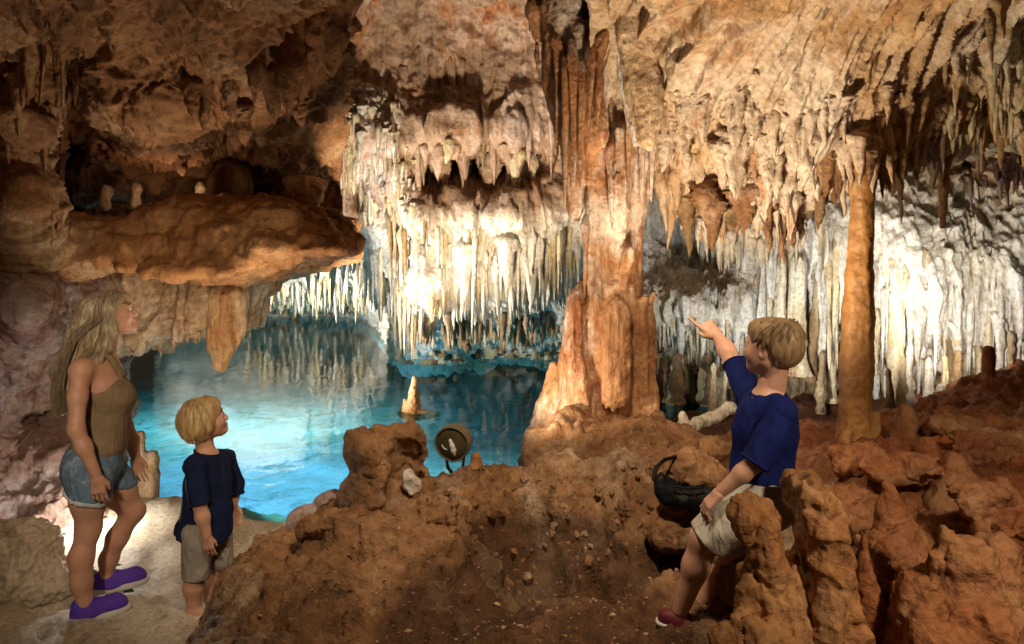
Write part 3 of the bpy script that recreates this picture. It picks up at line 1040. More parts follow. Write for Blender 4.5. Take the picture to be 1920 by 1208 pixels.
def drip_mesh(kind, seed, nseg=9, nring=13):
    """hanging (or standing) drip of unit size: root at 0, tip at -1, radius about 1 at the root"""
    r = np.random.default_rng(seed)
    t = np.linspace(0, 1, nring) ** 1.25
    if kind == 'cone':
        R = (1 - t) ** 0.75 * 0.85 + 0.35 * np.exp(-t * 7)
    elif kind == 'spike':
        R = 0.62 * (1 - t) ** 0.5 + 0.5 * np.exp(-t * 9)
    elif kind == 'straw':
        R = 0.55 + 0.25 * np.exp(-t * 6) - 0.25 * t
    elif kind == 'tooth':
        R = (1 - t ** 1.6) ** 0.8 + 0.25 * np.exp(-t * 5)
    else:  # stub: stands up, blunt top
        R = 0.75 - 0.22 * t + 0.45 * np.exp(-t * 5) + 0.08 * np.sin(t * 9 + seed)
        R = R * np.where(t > 0.9, np.sqrt(np.clip(1 - ((t - 0.9) / 0.1) ** 2, 0, 1)) * 0.9 + 0.1 * (1 - t) / 0.1, 1)
    if kind != 'stub':
        R = R * (0.12 + 0.88 * np.clip(t / 0.16, 0, 1) ** 0.6)
    R[-1] = 0.012
    th = np.linspace(0, 2 * np.pi, nseg, endpoint=False)
    fl = 1 + 0.16 * np.sin(th * 2 + r.random() * 6) + 0.13 * np.sin(th * 3 + r.random() * 6) + 0.08 * np.sin(th * 5 + r.random() * 6)
    lump = 1 + 0.16 * np.interp(t, np.linspace(0, 1, 7), r.normal(size=7))
    wx = np.cumsum(r.normal(size=nring)) * 0.05
    wy = np.cumsum(r.normal(size=nring)) * 0.05
    RR = R[:, None] * lump[:, None] * fl[None] * (1 + 0.10 * r.normal(size=(nring, nseg)))
    X = RR * np.cos(th)[None] + (wx * t)[:, None]
    Y = RR * np.sin(th)[None] + (wy * t)[:, None]
    if kind != 'stub':
        Y = Y + (1.1 * np.clip(1 - t / 0.22, 0, 1) ** 1.5)[:, None]
    Z = -t[:, None] + 0 * X
    V = np.stack([X, Y, Z], -1).reshape(-1, 3)
    ids = np.arange(nring * nseg).reshape(nring, nseg)
    nx = np.roll(ids, -1, 1)
    F = np.stack([ids[:-1], ids[1:], nx[1:], nx[:-1]], -1).reshape(-1, 4)
    return mesh_np('drip_' + kind, V, F)


DRIPS = {}


def drip(parent, p, L, r, kind, mat, name='stalactite', flat=1.0, up=False, fine=False, tilt=0.03):
    v = random.randrange(5)
    key = (kind, mat, v, fine)
    if key not in DRIPS:
        me = drip_mesh(kind, v * 13 + len(kind) * 7, *((16, 24) if fine else (8, 14)))
        me.materials.append(M[mat])
        DRIPS[key] = me
    o = bpy.data.objects.new(name, DRIPS[key])
    COL.objects.link(o)
    o.parent = parent
    o.location = p
    rot = (random.gauss(0, tilt) + (math.pi if up else 0), random.gauss(0, tilt), random.gauss(0, 0.35))
    o.rotation_euler = rot
    o.scale = (r, r * flat, L)
    return o


def sow(sheet, parent, n, region, L, r, mats, kinds=('cone', 'spike'), back=0.4, lift=0.06, flat=1.0, up=False, fine=False, name='stalactite', grade=None, zmin=None, pymax=None):
    """stalactites rooted all over one stretch of a wall; region(u, v) gives the photo direction of the root"""
    for i in range(n):
        u, v = random.random(), random.random()
        px, py = region(u, v)
        p = np.array(sheet.at(px, py), float)
        k = grade(px, py) if grade else 1.0
        rr = random.uniform(*r) * (0.75 + 0.5 * random.random()) * k
        ll = random.uniform(*L) * k
        if random.random() < 0.12:
            ll *= 1.5
        if pymax is not None:
            zl = ZC - (pymax(px) + random.uniform(-10, 22) - HY) * p[1] / FPX
            if p[2] - ll < zl:
                ll = max(0.12, p[2] - zl)
        if zmin is not None:
            if p[2] - ll < zmin:
                ll = max(0.1, (p[2] - zmin) * random.uniform(0.8, 1.0))
        p[1] += rr * back
        p[2] += lift if not up else -0.04
        drip(parent, p, ll, rr, random.choice(kinds), random.choice(mats), name, flat, up, fine)


def lerp(a, b, t):
    return a + (b - a) * t


# white curtain wall across the pool
def edge_mid(x):        # lower edge of the white drapery
    return np.interp(x, [735, 770, 820, 870, 900, 950, 1000, 1060, 1100], [592, 604, 600, 596, 606, 596, 578, 570, 560])


sow(wall_mid, wall_mid_o, 80, lambda u, v: (lerp(750, 1085, u), lerp(415, 500, v)), (0.35, 1.0), (0.035, 0.08), ['white', 'white', 'cream'], pymax=edge_mid)
sow(wall_mid, wall_mid_o, 120, lambda u, v: (lerp(745, 1075, u), lerp(480, 560, v)), (0.3, 0.8), (0.03, 0.075), ['white', 'white', 'cream'], pymax=edge_mid)
sow(wall_mid, wall_mid_o, 80, lambda u, v: (lerp(740, 1065, u), edge_mid(lerp(740, 1065, u)) - 45 + 30 * v), (0.2, 0.5), (0.03, 0.06), ['white', 'cream'], pymax=edge_mid)
wall_low_o = bpy.data.objects.new('waterline_dripstone', None)
COL.objects.link(wall_low_o)
struct(wall_low_o)
sow(wall_mid, wall_low_o, 170, lambda u, v: (lerp(740, 1080, u), lerp(570, 640, v)), (0.35, 0.8), (0.04, 0.09), ['umber', 'cream', 'umber', 'curtain'], kinds=('spike', 'cone'), pymax=lambda x: 645)
sow(wall_mid, wall_low_o, 90, lambda u, v: (lerp(745, 1080, u), lerp(652, 668, v)), (0.15, 0.5), (0.05, 0.10), ['cream', 'umber', 'cream'], kinds=('stub',), up=True, name='stalagmite', back=-1)
for px, py, yt, r, m in [(893, 415, 640, 0.06, 'white'), (905, 500, 612, 0.05, 'white'), (800, 480, 628, 0.09, 'white'), (838, 470, 622, 0.10, 'white'), (862, 500, 606, 0.07, 'white'), (775, 470, 612, 0.10, 'white'),
                         (930, 470, 600, 0.10, 'white'), (960, 500, 612, 0.09, 'white'), (990, 470, 590, 0.12, 'white'), (1010, 500, 585, 0.10, 'white'), (870, 600, 662, 0.25, 'umber'), (830, 600, 660, 0.12, 'umber'), (790, 450, 600, 0.12, 'white'), (950, 430, 560, 0.14, 'white'), (880, 440, 590, 0.13, 'white')]:
    p = np.array(wall_mid.at(px, py), float) + (0, -0.05, 0.1)
    drip(wall_mid_o, p, p[2] - (ZC - (yt - HY) * p[1] / FPX), r, 'cone' if r > 0.08 else 'spike', m, fine=True)

# fringe over the niches in the upper wall
upper_o = bpy.data.objects.new('niche_dripstone', None)
COL.objects.link(upper_o)
struct(upper_o)
sow(wall_mid, upper_o, 36, lambda u, v: (lerp(770, 1000, u), lerp(255, 300, v)), (0.2, 0.55), (0.05, 0.11), ['pink', 'pink', 'cream'], kinds=('cone', 'tooth'))
for px, L, r in [(838, 0.75, 0.10), (868, 0.42, 0.08), (898, 0.40, 0.07), (925, 0.62, 0.15), (935, 0.60, 0.16), (805, 0.36, 0.09), (960, 0.66, 0.07)]:
    drip(upper_o, np.array(wall_mid.at(px, 275), float) + (0, 0.1, 0.12), L, r, 'tooth', 'pink', fine=True)
sow(wall_mid, upper_o, 40, lambda u, v: (lerp(700, 1040, u), lerp(60, 240, v)), (0.4, 1.2), (0.05, 0.12), ['pink'], kinds=('cone', 'spike'), back=0.75)
# frilled lace of small drips
lace_o = bpy.data.objects.new('lace_dripstone', None)
COL.objects.link(lace_o)
struct(lace_o)


def lace(u, v):
    y = lerp(165, 405, v)
    x0 = np.interp(y, [160, 215, 260, 300, 340, 405], [635, 600, 575, 600, 660, 725])
    x1 = np.interp(y, [160, 200, 260, 330, 405], [665, 740, 755, 770, 775])
    return lerp(x0, x1, u), y


sow(wall_mid, lace_o, 240, lace, (0.12, 0.42), (0.02, 0.06), ['cream', 'white', 'cream'], kinds=('cone', 'spike', 'tooth'), back=-0.2, lift=0.08)
sow(wall_mid, lace_o, 40, lambda u, v: (lerp(735, 790, u), lerp(380, 560, v)), (0.5, 1.1), (0.03, 0.07), ['cream', 'umber', 'cream'])
# far recess across the pool
far_o = bpy.data.objects.new('far_recess_dripstone', None)
COL.objects.link(far_o)
struct(far_o)
sow(wall_mid, far_o, 200, lambda u, v: (lerp(455, 745, u), lerp(520, 570, v)), (0.3, 0.7), (0.06, 0.12), ['cream', 'cream', 'white'], pymax=lambda x: 578)
sow(wall_mid, far_o, 60, lambda u, v: (lerp(560, 740, u), lerp(440, 530, v)), (0.4, 1.2), (0.05, 0.1), ['white', 'cream'])
sow(wall_mid, far_o, 30, lambda u, v: (lerp(470, 700, u), lerp(572, 584, v)), (0.2, 0.4), (0.08, 0.15), ['umber'], pymax=lambda x: 588)

rtlow_o = bpy.data.objects.new('right_wall_foot_dripstone', None)
COL.objects.link(rtlow_o)
struct(rtlow_o)
# right back wall: long organ-pipe drips
def dark_gap(x, y):
    return 1.0


sow(wall_rt, wall_rt_o, 120, lambda u, v: (lerp(1330, 1930, u), lerp(350, 480, v)), (0.6, 1.6), (0.03, 0.075), ['white', 'white', 'white', 'cream'], kinds=('spike', 'straw', 'cone'), zmin=0.6, back=0.1)
sow(wall_rt, wall_rt_o, 130, lambda u, v: (lerp(1225, 1930, u), lerp(480, 610, v)), (0.35, 0.9), (0.025, 0.065), ['white', 'white', 'cream'], kinds=('spike', 'cone'), zmin=0.55)
sow(wall_rt, rtlow_o, 60, lambda u, v: (lerp(1225, 1560, u), lerp(590, 640, v)), (0.2, 0.4), (0.025, 0.045), ['white', 'cream'], kinds=('spike', 'cone'))
sow(wall_rt, rtlow_o, 70, lambda u, v: (lerp(1640, 1930, u), lerp(620, 720, v)), (0.15, 0.45), (0.03, 0.06), ['white', 'cream', 'umber'], kinds=('spike', 'tooth'), back=0.2)
sow(wall_rt, rtlow_o, 26, lambda u, v: (lerp(1235, 1560, u), lerp(700, 790, v)), (0.25, 0.8), (0.05, 0.11), ['cream', 'umber', 'umber'], kinds=('stub',), up=True, name='stalagmite', back=-1.5)
sow(wall_rt, rtlow_o, 24, lambda u, v: (lerp(1650, 1900, u), lerp(745, 790, v)), (0.3, 0.7), (0.05, 0.1), ['white', 'cream', 'cream'], kinds=('stub',), up=True, name='stalagmite', back=-2.0)
# tall pale pipes that reach from roof to floor
for px, y0, y1, Y, r, m in [(1684, 500, 800, 6.0, 0.075, 'cream'), (1672, 690, 800, 5.9, 0.05, 'umber'), (1742, 670, 770, 6.1, 0.05, 'white'), (1772, 665, 770, 6.0, 0.045, 'cream'), (1762, 720, 775, 5.8, 0.06, 'white'),
                            (1538, 655, 760, 6.9, 0.06, 'umber'), (1560, 660, 740, 7.0, 0.05, 'cream'), (1460, 470, 660, 7.0, 0.07, 'cream'), (1425, 480, 640, 7.2, 0.05, 'white'), (1500, 480, 690, 7.0, 0.07, 'cream'), (1520, 470, 700, 7.1, 0.06, 'umber'), (1480, 480, 680, 7.05, 0.05, 'cream'),
                            (1795, 655, 720, 5.9, 0.05, 'umber'), (1700, 640, 790, 6.1, 0.06, 'white'), (1335, 680, 780, 7.3, 0.05, 'cream'), (1350, 690, 790, 7.2, 0.05, 'cream'), (1395, 700, 790, 7.0, 0.06, 'cream'), (1270, 660, 740, 7.8, 0.1, 'umber')]:
    a = P(px, y1 + 15, Y)
    drip(rtlow_o, a, (y1 + 15 - y0) * Y / FPX, r, 'stub', m, 'pipe_column', up=True, fine=True)

# right roof
roofd = roof_rt_o


def rc_low(u, v):
    x = lerp(1235, 1760, u)
    b = np.interp(x, *zip(*rc_bot))
    return x, b - 12 - v * 60


sow(roof_rt, roofd, 60, rc_low, (0.18, 0.42), (0.04, 0.085), ['golden', 'golden', 'brown'], kinds=('cone', 'tooth'), fine=True, back=0.3, lift=0.1)
sow(roof_rt, roofd, 60, lambda u, v: (lerp(1260, 1760, u), lerp(210, 320, v)), (0.16, 0.36), (0.04, 0.085), ['golden'], kinds=('cone', 'tooth'), fine=True, back=0.35, lift=0.1)
sow(roof_rt, roofd, 34, lambda u, v: (lerp(1250, 1780, u), lerp(165, 240, v)), (0.14, 0.32), (0.035, 0.075), ['golden'], kinds=('cone', 'tooth'), back=0.35, lift=0.08, fine=True)
sow(roof_rt, roofd, 70, lambda u, v: (lerp(1750, 1960, u), lerp(80, 255, v)), (0.12, 0.3), (0.025, 0.055), ['cream', 'golden', 'cream'], kinds=('cone', 'spike'), back=0.3, lift=0.05)
# the ones that stand out: root x, root y, tip y, half width (photo), depth, rock
BIG = [(1383, 235, 372, 34, 4.75, 'golden'), (1350, 260, 335, 26, 4.8, 'golden'), (1480, 200, 300, 26, 4.55, 'golden'), (1275, 190, 320, 34, 4.9, 'golden'), (1300, 120, 260, 40, 4.7, 'golden'), (1430, 240, 330, 24, 4.7, 'golden'),
       (1320, 330, 450, 34, 5.1, 'brown'), (1285, 350, 480, 22, 5.3, 'umber'), (1345, 350, 470, 26, 5.1, 'brown'), (1400, 330, 430, 36, 5.0, 'brown'), (1435, 350, 472, 22, 5.1, 'brown'), (1470, 350, 478, 20, 5.1, 'brown'), (1497, 350, 452, 22, 5.0, 'brown'),
       (1530, 280, 375, 26, 4.7, 'golden'), (1560, 260, 360, 24, 4.65, 'golden'), (1440, 320, 400, 40, 4.95, 'brown'), (1370, 380, 430, 30, 5.2, 'umber'), (1660, 270, 360, 14, 4.7, 'golden'), (1570, 310, 372, 14, 4.8, 'brown'),
       (1250, 240, 325, 24, 5.0, 'golden'), (1700, 250, 320, 18, 4.9, 'golden'), (1725, 250, 335, 16, 5.0, 'golden'), (1640, 200, 330, 34, 4.7, 'golden'), (1770, 230, 305, 30, 5.05, 'golden'), (1740, 240, 300, 20, 5.0, 'golden'),
       (1590, 250, 352, 20, 4.5, 'golden'), (1612, 240, 345, 18, 4.42, 'golden'), (1640, 240, 358, 20, 4.48, 'golden'), (1660, 230, 345, 18, 4.5, 'golden'), (1575, 260, 340, 16, 4.55, 'golden'), (1628, 270, 350, 14, 4.40, 'brown'), (1858, 10, 132, 12, 4.0, 'umber'), (1872, -20, 72, 16, 3.8, 'umber'), (1885, -20, 60, 12, 3.9, 'umber'), (1840, 250, 290, 18, 5.2, 'cream')]
for x, y0, y1, w, Y, m in BIG:
    p = P(x, y0, Y)
    drip(roofd, p, (y1 - y0) * Y / FPX * 1.04, w * 1.15 * Y / FPX, 'cone', m, fine=True, tilt=0.04, flat=0.8)
# pale fringe lit from behind under the roof's rear rim
for i in range(60):
    x = random.uniform(1240, 1510)
    y0 = np.interp(x, [1235, 1290, 1330, 1400, 1510], [330, 390, 425, 430, 440]) + random.uniform(-25, 10)
    drip(roofd, P(x, y0, 5.6), random.uniform(0.12, 0.34), random.uniform(0.02, 0.05), random.choice(['spike', 'cone']), random.choice(['white', 'pink', 'white']), fine=False)
# dark violet cluster at the right edge
for i in range(46):
    x = random.uniform(1815, 1960)
    y0 = random.uniform(265, 330)
    drip(roofd, P(x, y0, 5.6), random.uniform(0.10, 0.28), random.uniform(0.025, 0.05), 'spike', 'purple')
sow(wall_rt, wall_rt_o, 30, lambda u, v: (lerp(1760, 1960, u), lerp(320, 400, v)), (0.3, 0.6), (0.04, 0.08), ['umber', 'curtain'], kinds=('spike',))

# left roof: heavy hanging lobes
LOBES = [(590, -40, 200, 46, 4.9, 'roof_left'), (545, -40, 215, 44, 4.8, 'roof_left'), (505, 30, 232, 30, 4.9, 'roof_left'), (475, 20, 190, 26, 4.7, 'roof_left'), (380, 130, 250, 18, 5.0, 'roof_left'), (425, 120, 230, 22, 5.0, 'roof_left'),
         (620, -60, 150, 50, 5.2, 'roof_left'), (355, 140, 230, 20, 4.9, 'roof_left'), (180, 40, 165, 14, 4.7, 'roof_left'), (148, 60, 200, 10, 5.0, 'roof_left'), (90, 40, 130, 10, 4.5, 'roof_left'), (60, 60, 180, 14, 4.5, 'roof_left'), (30, 120, 260, 18, 4.6, 'roof_left'),
         (330, 250, 330, 26, 6.0, 'roof_left'), (450, 190, 275, 22, 5.3, 'roof_left'), (560, 180, 238, 20, 5.4, 'roof_left')]
for x, y0, y1, w, Y, m in LOBES:
    Y -= 0.42 if x > 340 else 0.1
    drip(roof_lf_o, P(x, y0, Y), (y1 - y0) * Y / FPX, w * Y / FPX, 'tooth', m, 'hanging_lobe', fine=True, tilt=0.06)
for i in range(26):
    x = random.uniform(0, 110)
    y0 = random.uniform(40, 420)
    drip(roof_lf_o, np.array(roof_lf.at(x, y0), float) + (0, 0.03, 0.05), random.uniform(0.2, 0.5), random.uniform(0.03, 0.06), 'spike', 'roof_left', fine=True)

# ---------------------------------------------------------------- formations that stand out as things of their own
def poly_at(pts, Y):
    return np.array([P(x, y, Y)[[0, 2]] for x, y in pts])


def view_cut(f, px):
    """flank of a rock that runs back from the viewer: nothing to the right of that line"""
    k = (px - HX) / FPX
    d = (f.ax[0][:, None, None] - k * f.ax[1][None, :, None] + 0 * f.ax[2][None, None, :]) / math.hypot(1, k)
    f.F = np.maximum(f.F, d.astype(np.float32))


# orange tongue of rock over the pool
f = Field([-4.3, 4.3, 1.3], [-1.0, 7.9, 2.6], 0.042)
f.prism(poly_at([(40, 420), (110, 400), (200, 398), (330, 385), (430, 365), (520, 376), (575, 400), (622, 434), (676, 470), (664, 480), (600, 483), (540, 494), (480, 508), (420, 522), (330, 518), (250, 512), (180, 525), (90, 530), (40, 520)], 5.3),
        4.95, 7.6, 0.07, lean=0.55)
f.ell(P(450, 400, 5.9), (0.5, 0.6, 0.12), 0.15)
view_cut(f, 672)
f.ell(P(575, 335, 6.9), (0.18, 0.3, 0.34), 0.1)
f.noise(0.06, 1.3, 3, 2)
f.noise(0.05, (2.5, 4.0, 4.0), 3, 1, 'ridged')
tag(rock('rock_ledge', f, M['ledge'], [(0.02, 7, 3, 1, 'ridged'), (0.010, 22, 3, 2, 'fbm')]),
    'orange brown tongue of rock jutting out over the pool from the left', 'ledge')
# pebble-like knobs standing in the hollow
for i, (x, y, Y, r) in enumerate([(195, 362, 6.2, 0.055), (252, 357, 6.2, 0.05), (375, 355, 6.3, 0.05)]):
    f = Field(P(x, y, Y) - 0.22, P(x, y, Y) + 0.22, 0.014)
    f.cone(P(x, y + 24, Y), P(x, y - 8, Y), r, r * 0.75, 0.02)
    f.ell(P(x + 4, y - 2, Y), (r, r, r * 0.8), 0.03)
    f.noise(0.012, 12, 2, i)
    tag(rock('stalagmite', f, M['curtain'], [(0.004, 30, 2, 1, 'fbm')], 0),
        ['pale stub stalagmite on the rock ledge, leftmost of three in the dark hollow', 'pale round stub stalagmite on the ledge, middle one in the dark hollow', 'small dim stub stalagmite on the ledge, rightmost in the dark hollow'][i],
        'stalagmite', 'stub stalagmites in the hollow')
f = Field(P(235, 330, 6.9) - 0.9, P(235, 330, 6.9) + 0.9, 0.035)
f.ell(P(225, 320, 6.8), (0.40, 0.35, 0.30), 0.1)
f.ell(P(175, 345, 6.7), (0.22, 0.25, 0.20), 0.1)
f.ell(P(285, 300, 6.7), (0.26, 0.3, 0.34), 0.1)
f.noise(0.05, 3, 3, 4)
tag(rock('boulder', f, M['roof_left'], [(0.02, 9, 3, 2, 'ridged')]), 'lumpy tan boulder wedged in the dark hollow above the ledge', 'boulder')
f = Field(P(430, 345, 6.9) - 0.5, P(430, 345, 6.9) + 0.5, 0.03)
f.ell(P(430, 345, 6.9), (0.2, 0.2, 0.26), 0.1)
f.noise(0.03, 4, 2, 1)
tag(rock('boulder', f, M['roof_left'], [(0.012, 10, 3, 2, 'fbm')]), 'rounded dim boulder at the back of the hollow, right of the knobs', 'boulder')

# pale curtain hanging below the ledge
f = Field([-4.5, 5.1, 0.6], [-1.4, 7.1, 2.1], 0.034)
f.prism(poly_at([(60, 505), (180, 490), (300, 485), (420, 500), (480, 505), (570, 482), (540, 505), (495, 535), (470, 565), (460, 622), (438, 632), (390, 628), (350, 648), (318, 636), (290, 668), (262, 645), (235, 655), (180, 610), (110, 560)], 5.8),
        5.5, 6.4, 0.12, lean=0.25)
view_cut(f, 640)
f.cone(P(345, 520, 5.65), P(350, 630, 5.7), 0.10, 0.06, 0.06)
f.cone(P(240, 520, 5.6), P(270, 640, 5.65), 0.15, 0.06, 0.06)
f.noise(0.05, 1.5, 2, 3)
f.noise(0.05, (6, 6, 0.8), 2, 1, 'ridged')
cur = rock('stone_curtain', f, M['curtain'], [(0.02, (10, 10, 2), 3, 1, 'ridged'), (0.008, 25, 2, 2, 'fbm')])
tag(cur, 'pale tan stone curtain hanging below the orange ledge behind the woman', 'dripstone')
for i in range(22):
    x = random.uniform(150, 380)
    y = np.interp(x, [150, 235, 290, 318, 350, 400], [590, 640, 650, 625, 635, 615])
    drip(cur, P(x, y - 14, 5.75 + random.uniform(-0.1, 0.2)), random.uniform(0.08, 0.2), random.uniform(0.03, 0.06), 'cone', 'curtain', fine=True)
f = Field(P(380, 720, 5.7) + (-0.15, -0.35, -0.1), P(475, 545, 5.7) + (0.1, 0.35, 0.1), 0.016)
f.cone(P(430, 560, 5.55), P(423, 640, 5.55), 0.165, 0.135, 0.0, sq=(1, 1.3, 1))
f.cone(P(418, 630, 5.54), P(415, 682, 5.54), 0.12, 0.085, 0.03, sq=(1, 1.3, 1))
f.cone(P(398, 620, 5.52), P(397, 655, 5.52), 0.05, 0.04, 0.02)
f.cone(P(450, 560, 5.56), P(452, 618, 5.56), 0.06, 0.055, 0.03)
f.noise(0.018, (9, 9, 2), 2, 1, 'ridged')
tag(rock('stalactite', f, M['golden'], [(0.007, (20, 20, 4), 2, 3, 'fbm')]), 'blunt golden stalactite hanging from the stone curtain over the water', 'stalactite')

# central column
f = Field([0.0, 4.35, 0.30], [1.75, 6.15, 4.4], 0.027)
K = 0.12
chain = [(1118, 880, 0.44), (1122, 760, 0.31), (1134, 680, 0.265), (1145, 560, 0.235), (1152, 430, 0.165), (1160, 250, 0.24), (1165, 60, 0.33), (1165, -90, 0.5)]
for a, b in zip(chain[:-1], chain[1:]):
    f.cone(P(a[0], a[1], 5.3), P(b[0], b[1], 5.3), a[2], b[2], K)
for a, b, ra, rb, Y in [((995, 870), (1078, 670), 0.11, 0.08, 5.2), ((1045, 870), (1105, 650), 0.17, 0.10, 5.12), ((1085, 800), (1102, 560), 0.13, 0.075, 5.12), ((1102, 560), (1110, 460), 0.075, 0.055, 5.12), ((1110, 460), (1125, 280), 0.055, 0.11, 5.1), ((1050, 20), (1062, 240), 0.20, 0.13, 5.15), ((1062, 240), (1080, 398), 0.12, 0.035, 5.1),
                        ((1090, 80), (1090, 330), 0.14, 0.06, 5.05), ((1203, 790), (1202, 570), 0.14, 0.095, 5.2), ((1150, 740), (1150, 590), 0.15, 0.12, 5.05), ((1215, 560), (1236, 552), 0.07, 0.045, 5.15), ((1192, 500), (1208, 300), 0.06, 0.11, 5.25),
                        ((1214, 300), (1225, 150), 0.13, 0.2, 5.25), ((1160, 420), (1165, 250), 0.10, 0.09, 5.05), ((1120, 130), (1120, 260), 0.12, 0.08, 4.98), ((1165, 540), (1180, 470), 0.06, 0.08, 5.05), ((1070, 740), (1085, 560), 0.10, 0.07, 5.1), ((1040, 830), (1100, 720), 0.14, 0.12, 5.08)]:
    f.cone(P(a[0], a[1], Y), P(b[0], b[1], Y), ra, rb, 0.05)
f.cone(P(1128, 430, 4.93), P(1130, 560, 4.95), 0.045, 0.05, 0.03, 'cut')
f.cone(P(1180, 200, 4.95), P(1190, 360, 5.0), 0.04, 0.03, 0.03, 'cut')
f.noise(0.035, 2.0, 2, 2)
f.noise(0.042, (6, 6, 0.45), 2, 1, 'ridged')
f.noise(0.009, (16, 16, 2.5), 2, 4, 'ridged')
col_o = tag(rock('stone_column', f, M['column'], [(0.008, (20, 20, 2.5), 3, 2, 'ridged'), (0.004, 30, 2, 1, 'fbm')]),
    'massive orange flowstone column with a flared foot in the middle of the cave', 'column')
for x, y0, y1, w, Y in [(1048, 40, 300, 16, 4.95), (1060, 80, 395, 14, 4.9), (1075, 60, 405, 13, 4.86), (1092, 100, 360, 14, 4.84), (1110, 60, 300, 18, 4.82), (1125, 40, 240, 22, 4.8), (1180, 180, 350, 12, 4.95), (1205, 200, 385, 13, 5.0), (1225, 230, 380, 12, 5.05), (1140, 250, 420, 14, 4.95), (1165, 300, 440, 11, 4.97),
                         (1098, 400, 560, 10, 4.98)]:
    drip(col_o, P(x, y0, Y), (y1 - y0) * Y / FPX, w * Y / FPX, 'spike', 'column' if y1 < 500 else random.choice(['column', 'pinkcol']), 'flute', fine=True, tilt=0.02)

# blade-like drapery at the column's head
f = Field(P(1140, 300, 4.75) - 0.3, P(1260, -40, 4.75) + 0.3, 0.018)
f.prism(poly_at([(1155, -40), (1220, -40), (1232, 60), (1228, 120), (1240, 170), (1238, 240), (1222, 280), (1196, 272), (1180, 200), (1160, 130), (1150, 60)], 4.75), 4.62, 4.86, 0.05)
f.noise(0.03, 3, 2, 2)
f.noise(0.015, (10, 10, 3), 2, 1)
tag(rock('stone_drapery', f, M['golden'], [(0.006, 26, 2, 1, 'fbm')]), 'long golden blade of hanging stone beside the head of the big column', 'dripstone')
f = Field(P(1145, 290, 4.9) - 0.2, P(1210, 60, 4.9) + 0.2, 0.018)
f.prism(poly_at([(1150, 70), (1168, 80), (1180, 150), (1196, 210), (1205, 270), (1190, 275), (1178, 215), (1160, 160)], 4.9), 4.86, 4.98, 0.03)
f.noise(0.02, 5, 2, 2)
tag(rock('stone_drapery', f, M['white'], [(0.005, 26, 2, 1, 'fbm')]), 'thin white stone fin hanging behind the golden blade at the column head', 'dripstone')

# smooth orange column on the right
f = Field([1.9, 4.15, 0.45], [2.75, 5.05, 2.75], 0.016)
cc = [(1606, 850, 44), (1604, 815, 34), (1605, 760, 29), (1606, 680, 28), (1609, 600, 28), (1611, 520, 26), (1614, 490, 23), (1617, 400, 22), (1618, 345, 24), (1619, 310, 22), (1620, 270, 24)]
for a, b in zip(cc[:-1], cc[1:]):
    f.cone(P(a[0], a[1], 4.6), P(b[0], b[1], 4.6), a[2] * 4.6 / FPX, b[2] * 4.6 / FPX, 0.02)
f.cone(P(1646, 830, 4.55), P(1643, 780, 4.55), 0.06, 0.045, 0.03)
f.cone(P(1585, 830, 4.5), P(1592, 800, 4.5), 0.05, 0.02, 0.03)
f.noise(0.010, (2.2, 2.2, 3), 2, 2)
f.noise(0.005, (12, 12, 1.5), 2, 1, 'ridged')
tag(rock('stone_column', f, M['smooth'], [(0.0012, (8, 8, 40), 2, 3, 'fbm'), (0.004, 20, 3, 1, 'fbm')]),
    'slender smooth orange stone column behind the seated boy', 'column')
# thin stalactite and red stub at the right
f = Field(P(1768, 430, 5.1) - 0.15, P(1768, 265, 5.1) + 0.15, 0.013)
f.cone(P(1773, 262, 5.1), P(1770, 320, 5.1), 0.085, 0.035, 0)
f.cone(P(1770, 320, 5.1), P(1767, 424, 5.1), 0.035, 0.022, 0.01)
f.noise(0.008, (12, 12, 5), 2, 1)
tag(rock('stalactite', f, M['column'], [(0.003, 30, 2, 1, 'fbm')], 0), 'single thin orange stalactite hanging from the roof right of the smooth column', 'stalactite')
f = Field(P(1850, 780, 5.0) - 0.2, P(1850, 640, 5.0) + 0.2, 0.014)
f.cone(P(1848, 790, 5.0), P(1852, 740, 5.0), 0.075, 0.05, 0)
f.cone(P(1852, 740, 5.0), P(1854, 658, 5.0), 0.045, 0.04, 0.02)
f.noise(0.006, 10, 2, 1)
tag(rock('stalagmite', f, M['red'], [(0.003, 30, 2, 1, 'fbm')], 0), 'short red stalagmite post on the rock slope before the white wall', 'stalagmite')

# hollow stump
f = Field(P(720, 990, 4.0) + (-0.5, -0.4, -0.1), P(720, 780, 4.0) + (0.5, 0.55, 0.12), 0.016)
for a, b, ra, rb, Y in [((668, 975), (666, 826), 0.12, 0.045, 4.0), ((725, 970), (722, 815), 0.16, 0.07, 4.1), ((770, 965), (768, 800), 0.12, 0.06, 4.18), ((800, 965), (785, 812), 0.10, 0.04, 4.12), ((690, 930), (690, 845), 0.10, 0.08, 3.95), ((812, 960), (795, 845), 0.07, 0.02, 4.0), ((700, 970), (705, 850), 0.15, 0.07, 4.0), ((760, 820), (745, 800), 0.06, 0.04, 4.1), ((820, 930), (815, 880), 0.04, 0.02, 4.0)]:
    f.cone(P(a[0], a[1], Y), P(b[0], b[1], Y), ra, rb, 0.06)
f.cone(P(768, 935, 3.95), P(764, 864, 4.02), 0.125, 0.11, 0.012, 'cut')
f.cone(P(745, 800, 3.98), P(752, 850, 3.98), 0.05, 0.06, 0.02, 'cut')
f.noise(0.03, 4, 3, 2)
f.noise(0.012, 12, 2, 1, 'ridged')
tag(rock('hollow_stump', f, M['brown'], [(0.006, 28, 3, 1, 'fbm')]), 'brown hollow stump of a broken stalagmite at the edge of the pool', 'stalagmite')
f = Field(P(772, 905, 3.97) - 0.14, P(772, 905, 3.97) + 0.14, 0.009)
f.ell(P(772, 912, 3.97), (0.050, 0.045, 0.055), 0.0)
f.ell(P(765, 895, 4.0), (0.035, 0.035, 0.05), 0.04)
f.noise(0.016, 16, 2, 1)
